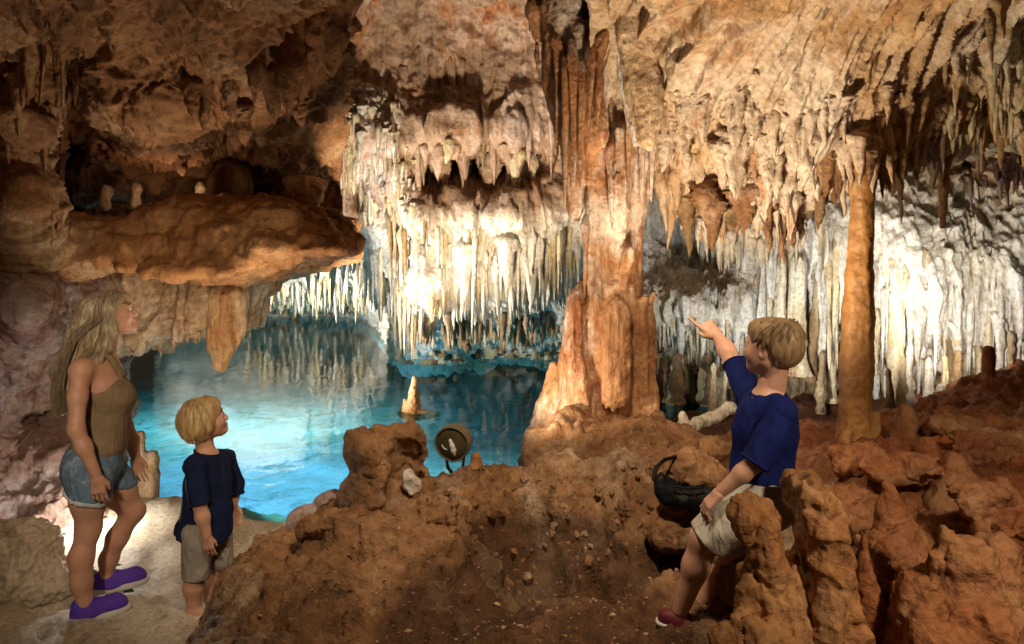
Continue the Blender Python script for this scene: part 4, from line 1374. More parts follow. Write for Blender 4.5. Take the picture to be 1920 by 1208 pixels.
tag(rock('stone', f, M['white'], [(0.003, 40, 2, 1, 'fbm')], 0), 'pale grey stone lodged inside the hollow stump', 'stone')

# orange wedge stone behind the stump
f = Field(P(870, 880, 4.3) - (0.35, 0.3, 0.2), P(870, 880, 4.3) + (0.3, 0.3, 0.25), 0.012)
f.cone(P(900, 895, 4.3), P(894, 858, 4.3), 0.06, 0.032, 0)
f.cone(P(893, 890, 4.28), P(840, 902, 4.2), 0.055, 0.04, 0.03)
f.noise(0.015, 8, 2, 1)
tag(rock('stone', f, M['ledge'], [(0.003, 30, 2, 1, 'fbm')], 0), 'bright orange upright stone on the terrace right of the hollow stump', 'stone')

# grey stones at the water's edge left of the stump
for i, (x, y, Y, r) in enumerate([(568, 978, 4.05, 0.11), (614, 942, 4.15, 0.10)]):
    f = Field(P(x, y, Y) - 0.25, P(x, y, Y) + 0.25, 0.014)
    f.ell(P(x, y + 12, Y), (r, r, r * 1.1), 0.0)
    f.ell(P(x + 12, y - 4, Y), (r * 0.7, r * 0.7, r * 0.6), 0.04)
    f.noise(0.02, 7, 3, i)
    tag(rock('boulder', f, M['purple'], [(0.004, 30, 2, 1, 'fbm')], 1), ['small grey boulder on the slope by the water, lower of two', 'small grey boulder at the water, nearer to the hollow stump'][i], 'boulder', 'grey boulders by the water')

# boulder at the left edge of the bank
f = Field(P(40, 1040, 3.9) - (0.7, 0.5, 0.35), P(40, 1040, 3.9) + (0.5, 0.5, 0.35), 0.02)
f.ell(P(30, 1060, 3.9), (0.22, 0.2, 0.22), 0.05)
f.ell(P(-40, 1070, 3.9), (0.3, 0.25, 0.25), 0.1)
f.ell(P(95, 1085, 4.0), (0.22, 0.2, 0.09), 0.1)
f.noise(0.04, 4, 3, 2)
tag(rock('boulder', f, M['sand'], [(0.012, 14, 3, 1, 'ridged'), (0.004, 40, 2, 1, 'fbm')]), 'pale sandy boulder on the bank at the left edge', 'boulder')

# small golden stalagmite in the pool, on its own rock
f = Field(P(775, 765, 8.3) - (0.6, 0.5, 0.25), P(775, 765, 8.3) + (0.6, 0.5, 0.5), 0.018)
f.ell(P(785, 778, 8.3), (0.26, 0.22, 0.05), 0.0)
f.cone(P(774, 764, 8.3), P(777, 735, 8.3), 0.09, 0.065, 0.03)
f.cone(P(777, 735, 8.3), P(778, 712, 8.3), 0.045, 0.03, 0.015)
f.cone(P(760, 766, 8.3), P(758, 750, 8.3), 0.05, 0.03, 0.04)
f.noise(0.02, 7, 2, 1)
tag(rock('stalagmite', f, M['smooth'], [(0.005, 30, 2, 1, 'fbm')]), 'little golden stalagmite standing alone in the pool', 'stalagmite')

# jug-shaped stalagmite behind the woman
f = Field(P(276, 880, 5.4) - (0.3, 0.25, 0.35), P(276, 880, 5.4) + (0.3, 0.25, 0.42), 0.012)
f.cone(P(277, 930, 5.4), P(276, 890, 5.4), 0.085, 0.082, 0)
f.cone(P(276, 890, 5.4), P(268, 855, 5.4), 0.08, 0.035, 0.03)
f.cone(P(267, 860, 5.4), P(263, 816, 5.4), 0.022, 0.03, 0.02)
f.cone(P(285, 870, 5.4), P(287, 853, 5.4), 0.045, 0.035, 0.02)
f.noise(0.008, 10, 2, 1)
tag(rock('stalagmite', f, M['golden'], [(0.003, 30, 2, 1, 'fbm')]), 'jug-shaped pale golden stalagmite in the shallows behind the woman', 'stalagmite')

# broken stalagmites in the right foreground
f = Field([0.62, 1.95, 0.2], [1.16, 2.75, 1.25], 0.013)
f.cone(P(1455, 1300, 2.32), P(1443, 1080, 2.32), 0.16, 0.09, 0)
f.cone(P(1443, 1080, 2.3), P(1428, 955, 2.3), 0.085, 0.052, 0.05)
f.cone(P(1448, 1000, 2.28), P(1452, 922, 2.28), 0.035, 0.010, 0.03)
f.ell(P(1408, 962, 2.28), (0.04, 0.06, 0.06), 0.04)
f.cone(P(1500, 1260, 2.3), P(1480, 1060, 2.38), 0.12, 0.05, 0.06)
f.ell(P(1390, 1240, 2.2), (0.10, 0.1, 0.16), 0.04)
f.cone(P(1395, 1270, 2.1), P(1385, 1190, 2.12), 0.05, 0.045, 0.03, 'cut')
f.noise(0.022, 5, 3, 2)
f.noise(0.02, (9, 9, 4), 2, 1, 'ridged')
tag(rock('broken_stalagmite', f, M['ledge'], [(0.010, (18, 18, 8), 3, 1, 'ridged'), (0.004, 40, 2, 2, 'fbm')]),
    'jagged brown broken stalagmite with a small prong in front of the seated boy', 'stalagmite')
f = Field([0.86, 1.9, 0.2], [1.35, 2.75, 1.25], 0.013)
f.prism(poly_at([(1506, 908), (1530, 915), (1560, 918), (1574, 950), (1580, 1010), (1598, 1100), (1615, 1260), (1500, 1260), (1512, 1060), (1505, 960)], 2.32), 2.22, 2.5, 0.05, lean=0.12)
f.cone(P(1508, 960, 2.28), P(1507, 905, 2.28), 0.02, 0.010, 0.03)
f.cone(P(1570, 960, 2.3), P(1556, 915, 2.3), 0.02, 0.012, 0.03)
f.noise(0.022, 5, 3, 5)
f.noise(0.016, (9, 9, 4), 2, 1, 'ridged')
tag(rock('broken_stalagmite', f, M['ledge'], [(0.010, (16, 16, 9), 3, 3, 'ridged'), (0.004, 40, 2, 2, 'fbm')]),
    'flat-topped orange broken stalagmite slab right of the seated boy', 'stalagmite')
f = Field([1.1, 1.8, 0.2], [1.95, 2.65, 1.2], 0.019)
f.cone(P(1768, 968, 2.25), P(1785, 1060, 2.25), 0.018, 0.07, 0)
f.cone(P(1785, 1060, 2.25), P(1805, 1300, 2.25), 0.08, 0.26, 0.05)
f.cone(P(1855, 1060, 2.35), P(1875, 1300, 2.3), 0.08, 0.24, 0.10)
f.cone(P(1735, 1120, 2.25), P(1740, 1300, 2.25), 0.05, 0.14, 0.06)
f.noise(0.035, 4, 3, 2)
f.noise(0.022, (9, 9, 5), 2, 1, 'ridged')
tag(rock('stalagmite', f, M['red'], [(0.010, 20, 3, 1, 'ridged'), (0.004, 45, 2, 2, 'fbm')]), 'pointed rough orange stalagmite hump in the right foreground', 'stalagmite')
f = Field(P(1672, 960, 2.8) - (0.3, 0.3, 0.3), P(1672, 960, 2.8) + (0.35, 0.3, 0.3), 0.014)
f.cone(P(1664, 912, 2.8), P(1672, 960, 2.8), 0.032, 0.05, 0)
f.cone(P(1672, 960, 2.8), P(1690, 1060, 2.8), 0.055, 0.17, 0.05)
f.noise(0.014, 7, 2, 2)
tag(rock('stalagmite', f, M['red'], [(0.005, 26, 3, 1, 'fbm')]), 'knob-headed red stalagmite behind the right foreground hump', 'stalagmite')
f = Field(P(1628, 1100, 2.42) - (0.2, 0.2, 0.35), P(1628, 1100, 2.42) + (0.2, 0.2, 0.3), 0.012)
f.cone(P(1618, 1000, 2.42), P(1626, 1080, 2.42), 0.012, 0.035, 0, sq=(1.4, 1, 1))
f.cone(P(1626, 1080, 2.42), P(1632, 1260, 2.42), 0.035, 0.09, 0.03)
f.noise(0.012, 8, 2, 2)
tag(rock('stalagmite', f, M['red'], [(0.005, 26, 3, 1, 'fbm')]), 'thin dark red stone blade between the slab and the foreground hump', 'stalagmite')
for i, (x, y, Y, r, l) in enumerate([(1700, 772, 4.2, 0.05, 'little red knob beside the foot of the white wall, behind the smooth column'), (1790, 870, 3.2, 0.06, 'rounded red knob on the slope at the right, above the pointed hump'), (1880, 905, 3.0, 0.05, 'small red knob low at the right edge of the slope'),
                                     (1740, 830, 3.7, 0.05, 'low red knob halfway up the slope at the right')]):
    f = Field(P(x, y, Y) - (0.3, 0.3, 0.35), P(x, y, Y) + (0.3, 0.3, 0.15), 0.016)
    f.cone(P(x, y, Y) + (0, 0, 0.0), P(x + 8, y + 70, Y), r * 0.7, r * 2.4, 0)
    f.noise(0.015, 8, 2, i)
    tag(rock('stalagmite', f, M['red'], [(0.006, 24, 3, 1, 'fbm')], 0), l, 'stalagmite', 'red knobs on the right slope')
# mound rocks right of the column
for i, (x, y, Y, rx, rz, l) in enumerate([(1225, 812, 4.5, 0.20, 0.06, 'low brown rock against the right side of the big column foot'), (1300, 880, 3.45, 0.13, 0.075, 'smooth brown rock cradled by the black bag'), (1290, 985, 3.38, 0.19, 0.085, 'broad brown rock under the black bag'), (1345, 835, 4.2, 0.10, 0.06, 'small brown rock left of the seated boy\'s back')]):
    f = Field(P(x, y, Y) - 0.4, P(x, y, Y) + 0.4, 0.02)
    f.ell(P(x, y + 10, Y), (rx, rx, rz), 0)
    f.ell(P(x - 20, y, Y), (rx * 0.5, rx * 0.5, rz * 1.2), 0.06)
    f.noise(0.035, 5, 3, i)
    tag(rock('rock', f, M['brown'], [(0.012, 16, 3, 1, 'ridged')]), l, 'rock')

# crags that break up the brown ground
CRAGS = [(640, 990, 3.5, (0.22, 0.14, 0.07), 'brown', 'long brown crag at the foot of the hollow stump, facing the camera'),
         (830, 965, 3.46, (0.17, 0.10, 0.10), 'brown', 'blunt brown buttress of rock left of the dark pit'),
         (1700, 880, 3.3, (0.20, 0.16, 0.10), 'red', 'ragged red crag in the middle of the right slope'),
         (1845, 840, 3.6, (0.26, 0.18, 0.11), 'red', 'broad red crag high on the right slope'),
         (1870, 960, 2.8, (0.20, 0.16, 0.10), 'red', 'red crag at the right edge above the foreground hump'),
         (1600, 860, 3.6, (0.18, 0.14, 0.08), 'red', 'low red crag in front of the smooth column foot'),
         (1690, 1040, 2.55, (0.16, 0.13, 0.10), 'red', 'dark red crag low between the blade and the foreground hump'),
         (1780, 800, 4.0, (0.22, 0.16, 0.10), 'red', 'red crag under the white wall at the right')]
for i, (x, y, Y, r, m, lab) in enumerate(CRAGS):
    c0 = P(x, y, Y)
    r = np.array(r)
    f = Field(c0 - r * 1.6 - 0.05, c0 + r * 1.6 + 0.05, 0.019)
    f.ell(c0, r, 0)
    rg = np.random.default_rng(40 + i)
    for k in range(4):
        o = rg.normal(size=3) * r * 0.55
        f.ell(c0 + o * (1, 1, 0.6), r * rg.uniform(0.35, 0.7, 3), 0.03)
    for k in range(5):                      # split faces
        n = rg.normal(size=3)
        n /= np.linalg.norm(n)
        d = ((f.ax[0] - c0[0])[:, None, None] * n[0] + (f.ax[1] - c0[1])[None, :, None] * n[1] + (f.ax[2] - c0[2])[None, None, :] * n[2]) - rg.uniform(0.5, 0.8) * float(np.sqrt(((r * n) ** 2).sum()))
        f.F = np.maximum(f.F, d.astype(np.float32))
    f.noise(0.028, 6, 3, i, 'ridged')
    f.noise(0.012, 16, 2, i)
    tag(rock('crag', f, M[m], [(0.008, 24, 3, 1, 'ridged'), (0.004, 50, 2, 2, 'fbm')]), lab, 'rock')

# fallen pale pipe behind the mound
f = Field(P(1320, 785, 5.1) - (0.4, 0.35, 0.25), P(1320, 785, 5.1) + (0.4, 0.35, 0.25), 0.014)
f.cone(P(1285, 805, 5.0), P(1368, 768, 5.2), 0.055, 0.045, 0)
f.cone(P(1282, 800, 5.0), P(1280, 775, 5.0), 0.05, 0.03, 0.03)
f.noise(0.015, 9, 2, 1)
tag(rock('fallen_stalactite', f, M['white'], [(0.005, 24, 2, 1, 'fbm')], 1), 'white fallen stalactite lying behind the brown rocks left of the seated boy', 'stalactite')

# loose stones bedded in the terrace face and pebbles on the floor
def stone_mesh(seed):
    r = np.random.default_rng(seed)
    u = np.linspace(0, np.pi, 6)
    v = np.linspace(0, 2 * np.pi, 9)[:-1]
    U, W = np.meshgrid(u, v, indexing='ij')
    V = np.stack([np.sin(U) * np.cos(W), np.sin(U) * np.sin(W), np.cos(U)], -1).reshape(-1, 3)
    for _ in range(9):                       # knock flat facets off a ball
        n = r.normal(size=3)
        n /= np.linalg.norm(n)
        d = np.maximum(V @ n - r.uniform(0.45, 0.75), 0)
        V = V - d[:, None] * n
    ids = np.arange(len(V)).reshape(U.shape)
    nx = np.roll(ids, -1, 1)
    F = np.stack([ids[:-1], ids[1:], nx[1:], nx[:-1]], -1).reshape(-1, 4)
    return mesh_np('stone', V, F, False)


ST = []
for i in range(6):
    me = stone_mesh(i + 1)
    me.materials.append(M['brown'])
    ST.append(me)
GT = GV.reshape(NGY, NGX, 3)


def ground_z(x, y):
    j = int(np.clip(round(math.log(max(y, 1.31) / 1.3) / math.log(GSTEP)), 0, NGY - 1))
    a = x / max(GT[j, 0, 1], 2.0)
    i = int(np.clip(round((a + 0.95) / 2.2 * (NGX - 1)), 0, NGX - 1))
    return GT[j, i]


for i in range(290):
    if i < 200:
        x, y = random.uniform(-0.2, 1.0), random.uniform(3.45, 3.85)
    else:
        x, y = random.uniform(-1.2, 1.0), random.uniform(2.2, 3.5)
    p = ground_z(x, y)
    r = random.uniform(0.010, 0.045) * random.random() + 0.008 if i < 200 else random.uniform(0.004, 0.012)
    o = link('stone', random.choice(ST), None, ground, tuple(p - np.array([0, 0, r * 0.3])), (random.uniform(0, 6), random.uniform(0, 6), random.uniform(0, 6)),
             (r * random.uniform(0.8, 1.6), r, r * random.uniform(0.6, 1.0)))


def build_gravel():
    """grit strewn over the brown ground, too small to count"""
    rg = np.random.default_rng(8)
    G = GT.reshape(-1, 3)
    w = (G[:, 1] > 2.1) & (G[:, 1] < 4.4) & (G[:, 0] > -1.3) & (G[:, 0] < 2.9)
    c = G[w][rg.integers(0, w.sum(), 4500)]
    n = len(c)
    cube = np.array([(x, y, z) for x in (-1, 1) for y in (-1, 1) for z in (-1, 1)], float)
    r = rg.uniform(0.0015, 0.006, n) * (1 + 1.2 * (rg.random(n) > 0.93))
    V = cube[None] * rg.uniform(0.5, 1.1, (n, 8, 1)) + rg.normal(size=(n, 8, 3)) * 0.2
    a = rg.uniform(0, 6.28, n)
    ca, sa = np.cos(a)[:, None], np.sin(a)[:, None]
    V = np.stack([V[..., 0] * ca - V[..., 1] * sa, V[..., 0] * sa + V[..., 1] * ca, V[..., 2] * 0.7], -1) * r[:, None, None] + c[:, None, :]
    q = np.array([(0, 1, 3, 2), (4, 6, 7, 5), (0, 4, 5, 1), (2, 3, 7, 6), (0, 2, 6, 4), (1, 5, 7, 3)])
    F = (q[None] + (np.arange(n) * 8)[:, None, None]).reshape(-1, 4)
    o = link('gravel', mesh_np('gravel', V.reshape(-1, 3), F, False), M['grit'])
    tag(o, 'fine brown grit strewn over the rocky ground', 'gravel', kind='stuff')


build_gravel()

# ---------------------------------------------------------------- people
def skin_mat(name, col):
    t = NT(name)
    g = t.n('ShaderNodeTexCoord').outputs['Object']
    nz = t.noise(g, 14, 4, 0.6)
    c = t.ramp(nz, [(0.3, tuple(v * 0.86 for v in col)), (0.7, tuple(min(1, v * 1.1) for v in col))])
    nrm = t.bump(t.noise(g, 160, 3, 0.6), 0.12, 0.002)
    b = t.principled(c, 0.5, 0.4, nrm)
    b.inputs['Subsurface Weight'].default_value = 0.12
    b.inputs['Subsurface Radius'].default_value = (0.012, 0.005, 0.003)
    b.inputs['Subsurface Scale'].default_value = 0.5
    return t.m


def hair_mat(name, lo, hi, roots=None, z0=0.0, z1=1.0):
    t = NT(name)
    g = t.n('ShaderNodeTexCoord').outputs['Object']
    n1 = t.noise(t.scale(g, (1, 1, 0.16)), 70, 4, 0.7, 0.3)
    c = t.ramp(n1, [(0.3, lo), (0.7, hi)])
    if roots:
        sp = t.n('ShaderNodeSeparateXYZ')
        t.l(g, sp.inputs[0])
        c = t.mix(t.rng(sp.outputs[2], z0, z1), c, roots)
    nrm = t.bump(n1, 0.5, 0.006)
    b = t.principled(c, 0.42, 0.5, nrm)
    b.inputs['Anisotropic'].default_value = 0.5
    return t.m


def cloth_mat(name, col, weave=260, worn=None, rough=0.85, folds=0.5):
    t = NT(name)
    g = t.n('ShaderNodeTexCoord').outputs['Object']
    n1 = t.noise(g, 9, 5, 0.6, 0.4)
    c = t.ramp(n1, [(0.3, tuple(v * 0.8 for v in col)), (0.7, tuple(min(1, v * 1.15) for v in col))])
    if worn:
        c = t.mix(t.rng(t.noise(g, 16, 6, 0.65), 0.5, 0.72), c, worn)
    wv = t.noise(g, weave, 2, 0.5)
    fo = t.noise(t.scale(g, (1.6, 1.6, 0.7)), 9, 3, 0.5, 0.8)
    nrm = t.bump(wv, 0.25, 0.002)
    nrm = t.bump(fo, folds, 0.05, nrm)
    b = t.principled(c, rough, 0.2, nrm)
    return t.m


M['skin_w'] = skin_mat('tanned_skin', (0.58, 0.31, 0.21))
M['skin_b'] = skin_mat('fair_skin', (0.58, 0.315, 0.215))
M['hair_w'] = hair_mat('long_blond_hair', (0.15, 0.10, 0.055), (0.56, 0.44, 0.29), (0.16, 0.09, 0.075), 1.58, 1.74)
M['hair_k'] = hair_mat('golden_blond_hair', (0.26, 0.15, 0.055), (0.70, 0.49, 0.24))
M['hair_s'] = hair_mat('brown_blond_hair', (0.12, 0.066, 0.03), (0.42, 0.28, 0.145))
M['tank'] = cloth_mat('olive_tan_jersey', (0.25, 0.18, 0.105))
M['denim'] = cloth_mat('washed_denim', (0.13, 0.20, 0.30), 320, (0.34, 0.42, 0.50))
M['fray'] = cloth_mat('frayed_denim_hem', (0.55, 0.58, 0.62), 320)
M['navy'] = cloth_mat('navy_cotton', (0.006, 0.012, 0.045))
M['blue'] = cloth_mat('royal_blue_cotton', (0.004, 0.010, 0.090))
M['grey_short'] = cloth_mat('grey_khaki_cotton', (0.30, 0.27, 0.23))
M['khaki'] = cloth_mat('pale_khaki_cotton', (0.50, 0.46, 0.38))
M['shoe_p'] = plain('purple_mesh_fabric', (0.10, 0.045, 0.42), 0.75, 0.3, (220, 0.4, 0.003))
M['sole'] = plain('off_white_rubber', (0.62, 0.60, 0.56), 0.6)
M['lace'] = plain('violet_lace', (0.30, 0.22, 0.70), 0.7)
M['red_shoe'] = plain('dark_red_rubber', (0.13, 0.01, 0.022), 0.6)
M['eye_white'] = plain('eye_white', (0.75, 0.72, 0.70), 0.2, 0.6, var=0.02)
M['iris'] = plain('dark_iris', (0.06, 0.04, 0.03), 0.15, 0.7, var=0.02)
M['lips'] = plain('lip_skin', (0.52, 0.19, 0.15), 0.4)
M['brow'] = plain('eyebrow_hair', (0.16, 0.09, 0.045), 0.7)
M['gold'] = plain('gold_metal', (0.80, 0.58, 0.25), 0.25, 0.5, metal=1.0)
M['cord'] = plain('dark_cord', (0.03, 0.02, 0.018), 0.7)


class Shape:
    """a list of limb pieces, meshed as one continuous skin"""

    def __init__(s):
        s.p = []

    def cone(s, a, b, ra, rb, k=0.03, sq=None):
        s.p.append(('c', np.array(a, float), np.array(b, float), ra, rb, k, sq))
        return s

    def chain(s, pts, k=0.03):
        for (a, ra), (b, rb) in zip(pts[:-1], pts[1:]):
            s.cone(a, b, ra, rb, k)
        return s

    def ell(s, c, r, k=0.03, rot=None, op='add'):
        s.p.append(('e', np.array(c, float), np.array(r, float), k, rot, op))
        return s

    def field(s, h, pad=0.03, grow=0.0):
        lo = np.full(3, 9e9)
        hi = -lo
        for q in s.p:
            if q[0] == 'c':
                R = max(q[3], q[4]) + grow
                if q[6] is not None:
                    R = R / min(q[6])
                lo = np.minimum(lo, np.minimum(q[1], q[2]) - R)
                hi = np.maximum(hi, np.maximum(q[1], q[2]) + R)
            else:
                lo = np.minimum(lo, q[1] - max(q[2]) - grow)
                hi = np.maximum(hi, q[1] + max(q[2]) + grow)
        f = Field(lo - pad, hi + pad, h)
        for q in s.p:
            if q[0] == 'c':
                f.cone(q[1], q[2], q[3] + grow, q[4] + grow, q[5], 'add', q[6], pad=1.0)
            else:
                f.ell(q[1], q[2] + (grow if q[5] == 'add' else 0), q[3], q[5], q[4])
        return f


def plane(f, p0, n):
    """keep the side the normal points away from"""
    n = np.asarray(n, float) / np.linalg.norm(n)
    d = (f.ax[0] - p0[0])[:, None, None] * n[0] + (f.ax[1] - p0[1])[None, :, None] * n[1] + (f.ax[2] - p0[2])[None, None, :] * n[2]
    f.F = np.maximum(f.F, d.astype(np.float32))


def join_np(parts):
    V, F, o = [], [], 0
    for v, q in parts:
        V.append(v)
        F.append(q + o)
        o += len(v)
    return np.concatenate(V), np.concatenate(F)


def frame(fwd, up=(0, 0, 1)):
    f = np.array(fwd, float)
    f /= np.linalg.norm(f)
    l = np.cross(np.array(up, float), f)
    l /= np.linalg.norm(l)
    return np.stack([f, l, np.cross(f, l)], 1)       # columns: forward, left, up


def head_shape(c, R, s=1.0, child=False):
    """cranium, face, jaw, nose, lips, brow, ears in the head's own frame"""
    S = Shape()

    def T(f, l, u):
        return c + R @ (np.array([f, l, u]) * s)

    def E(p, r, k, op='add'):
        S.ell(T(*p), np.array(r) * s, k * s, R, op)

    E((-0.014, 0, 0.028), (0.100, 0.078, 0.088) if not child else (0.102, 0.084, 0.090), 0)
    E((0.028, 0, -0.030), (0.062, 0.062, 0.088) if not child else (0.062, 0.066, 0.078), 0.035)
    dz = 0.012 if child else 0
    for sg in (-1, 1):
        S.cone(T(0.060, sg * 0.012, -0.100 + dz), T(-0.008, sg * 0.050, -0.062 + dz), 0.024 * s, 0.026 * s, 0.035 * s)
        E((0.062, sg * 0.040, -0.030), (0.030, 0.028, 0.030), 0.03)
        S.cone(T(0.091, sg * 0.012, 0.022), T(0.076, sg * 0.048, 0.020), 0.010 * s, 0.009 * s, 0.018 * s)
        E((0.098, sg * 0.033, 0.0), (0.016, 0.017, 0.010), 0.012, 'cut')
        E((-0.006, sg * 0.078, -0.008), (0.022, 0.012, 0.032), 0.008)
        E((-0.002, sg * 0.090, -0.008), (0.011, 0.008, 0.018), 0.006, 'cut')
        E((0.102, sg * 0.012, -0.040), (0.012, 0.009, 0.009), 0.008)
    E((0.074, 0, -0.104 + dz), (0.021, 0.022, 0.018), 0.02)
    L = 0.113 if not child else 0.108
    S.cone(T(0.094, 0, 0.006), T(L, 0, -0.034), 0.008 * s, 0.011 * s, 0.014 * s)
    E((0.093, 0, -0.064), (0.013, 0.024, 0.007), 0.007)
    E((0.091, 0, -0.078 + dz * .3), (0.012, 0.020, 0.008), 0.007)
    return S, T


def hand_shape(w, fdir, thumb, curl=(0.25, 0.35, 0.3), s=1.0, point=False, right=False):
    """palm, four bent fingers of unequal length and a thumb that leaves the side of the palm"""
    S = Shape()
    f = np.array(fdir, float)
    f /= np.linalg.norm(f)
    t = np.array(thumb, float)
    t -= f * (t @ f)
    t /= np.linalg.norm(t)
    n = np.cross(f, t) * (-1 if right else 1)     # palm side: fingers bend towards n
    w = np.array(w, float)

    def Q(a, b, c):
        return w + (f * a + t * b + n * c) * s
    S.cone(Q(-0.02, 0, 0), Q(0.02, 0, 0), 0.022 * s, 0.024 * s, 0.02 * s)
    for b in (0.028, 0.010, -0.010, -0.027):
        S.cone(Q(0.018, b * 0.6, 0), Q(0.085, b, 0), 0.015 * s, 0.0115 * s, 0.016 * s)
    lens = [(0.040, 0.024, 0.020), (0.045, 0.028, 0.021), (0.042, 0.026, 0.020), (0.033, 0.020, 0.018)]
    for i, b in enumerate((0.029, 0.010, -0.010, -0.028)):
        cu = curl if not point else ((0.05, 0.05, 0.05) if i == 0 else (1.25, 1.5, 0.9))
        p = np.array([0.086, b, 0.0])
        a = 0.0
        r = 0.0092 if i < 3 else 0.008
        for j in range(3):
            a += cu[j] * (1 + 0.12 * (i - 1))
            q = p + np.array([math.cos(a), 0.10 * b / 0.03 * (0 if j else 1), math.sin(a)]) * lens[i][j]
            S.cone(Q(*p), Q(*q), r * s, r * 0.9 * s, 0.004 * s)
            p, r = q, r * 0.9
    S.cone(Q(0.022, 0.022, 0.004), Q(0.052, 0.043, 0.016), 0.0145 * s, 0.0115 * s, 0.012 * s)
    S.cone(Q(0.052, 0.043, 0.016), Q(0.084, 0.046, 0.026), 0.0105 * s, 0.0085 * s, 0.004 * s)
    return S


def smooth_mesh(f, it=1):
    V, F = f.mesh()
    for _ in range(it):
        E = np.concatenate([F[:, [0, 1]], F[:, [1, 2]], F[:, [2, 3]], F[:, [3, 0]]])
        E = np.concatenate([E, E[:, ::-1]])
        cnt = np.bincount(E[:, 0], minlength=len(V))
        A = np.stack([np.bincount(E[:, 0], V[E[:, 1], k], len(V)) for k in range(3)], 1) / np.maximum(cnt, 1)[:, None]
        V = V * 0.5 + A * 0.5
    return V, F


class Person:
    def __init__(s, px, Y, zb, label):
        s.b = np.array([(px - HX) * Y / FPX, Y, zb])
        s.a = -math.atan2(s.b[0], Y)
        s.c, s.s = math.cos(s.a), math.sin(s.a)
        s.root = bpy.data.objects.new('person', None)
        COL.objects.link(s.root)
        s.root.location = s.b
        s.root.rotation_euler = (0, 0, s.a)
        tag(s.root, label, 'person')

    def L(s, px, py, ly=0.0):
        """local point (right, away, up) seen at photo position px, py, standing ly behind the figure's own plane"""
        k = (px - HX) / FPX
        lx = (s.b[0] - s.s * ly - k * (s.b[1] + s.c * ly)) / (k * s.s - s.c)
        wy = s.b[1] + s.s * lx + s.c * ly
        return np.array([lx, ly, ZC - (py - HY) * wy / FPX - s.b[2]])

    def add(s, name, vf, mat, parent=None, smooth=True):
        return link(name, mesh_np(name, vf[0], vf[1], smooth), M[mat], parent or s.root)


def ring_np(c, n, ru, rv, tube, u=None, seg=36, ts=8):
    """thin torus round a sleeve end or neck"""
    n = np.array(n, float) / np.linalg.norm(n)
    u = np.array(u if u is not None else np.cross(n, (0.2, 1, 0.1)), float)
    u -= n * (u @ n)
    u /= np.linalg.norm(u)
    v = np.cross(n, u)
    a = np.linspace(0, 2 * np.pi, seg, endpoint=False)
    b = np.linspace(0, 2 * np.pi, ts, endpoint=False)
    A, B = np.meshgrid(a, b, indexing='ij')
    rad = np.cos(A)[..., None] * u + np.sin(A)[..., None] * v
    cen = np.array(c) + np.cos(A)[..., None] * u * ru + np.sin(A)[..., None] * v * rv
    V = cen + rad * (np.cos(B) * tube)[..., None] + n * (np.sin(B) * tube)[..., None]
    ids = np.arange(seg * ts).reshape(seg, ts)
    n1, n2 = np.roll(ids, -1, 0), np.roll(ids, -1, 1)
    n3 = np.roll(n1, -1, 1)
    return V.reshape(-1, 3), np.stack([ids, n1, n3, n2], -1).reshape(-1, 4)


def sleeve(p, parent, pts, mat, seed=0):
    """short sleeve along the arm with a cut, hemmed end; pts: (point, radius) from shoulder to hem"""
    q = [(np.array(a, float), r) for a, r in pts]
    d = q[-1][0] - q[-2][0]
    S = Shape().chain(q, 0.01)
    S.cone(q[-1][0], q[-1][0] + d * 0.5, q[-1][1], q[-1][1], 0)
    f = S.field(0.005, 0.03)
    plane(f, q[-1][0], d)
    f.noise(0.003, (20, 20, 9), 2, seed, 'fbm')
    so = p.add('sleeve', smooth_mesh(f, 1), mat, parent)
    r = q[-1][1] * 0.99
    p.add('hem', ring_np(q[-1][0] - d * 0.06, d, r, r, 0.0042), mat, so)


def eyes(p, T, R, s, k=1.0):
    for sg in (-1, 1):
        e = Shape().ell(T(0.083, sg * 0.032, 0.0), np.array([0.0125, 0.0135, 0.0125]) * s, 0)
        eo = p.add('eye', smooth_mesh(e.field(0.0028 * s, 0.01), 1), 'eye_white')
        i = Shape().ell(T(0.0925, sg * 0.0335, 0.001), np.array([0.004, 0.006, 0.006]) * s, 0)
        p.add('iris', smooth_mesh(i.field(0.0015 * s, 0.006), 0), 'iris', eo)
        b = Shape().cone(T(0.101, sg * 0.014, 0.026), T(0.085, sg * 0.050, 0.026), 0.0042 * s, 0.003 * s, 0)
        p.add('eyebrow', smooth_mesh(b.field(0.002 * s, 0.008), 0), 'brow')


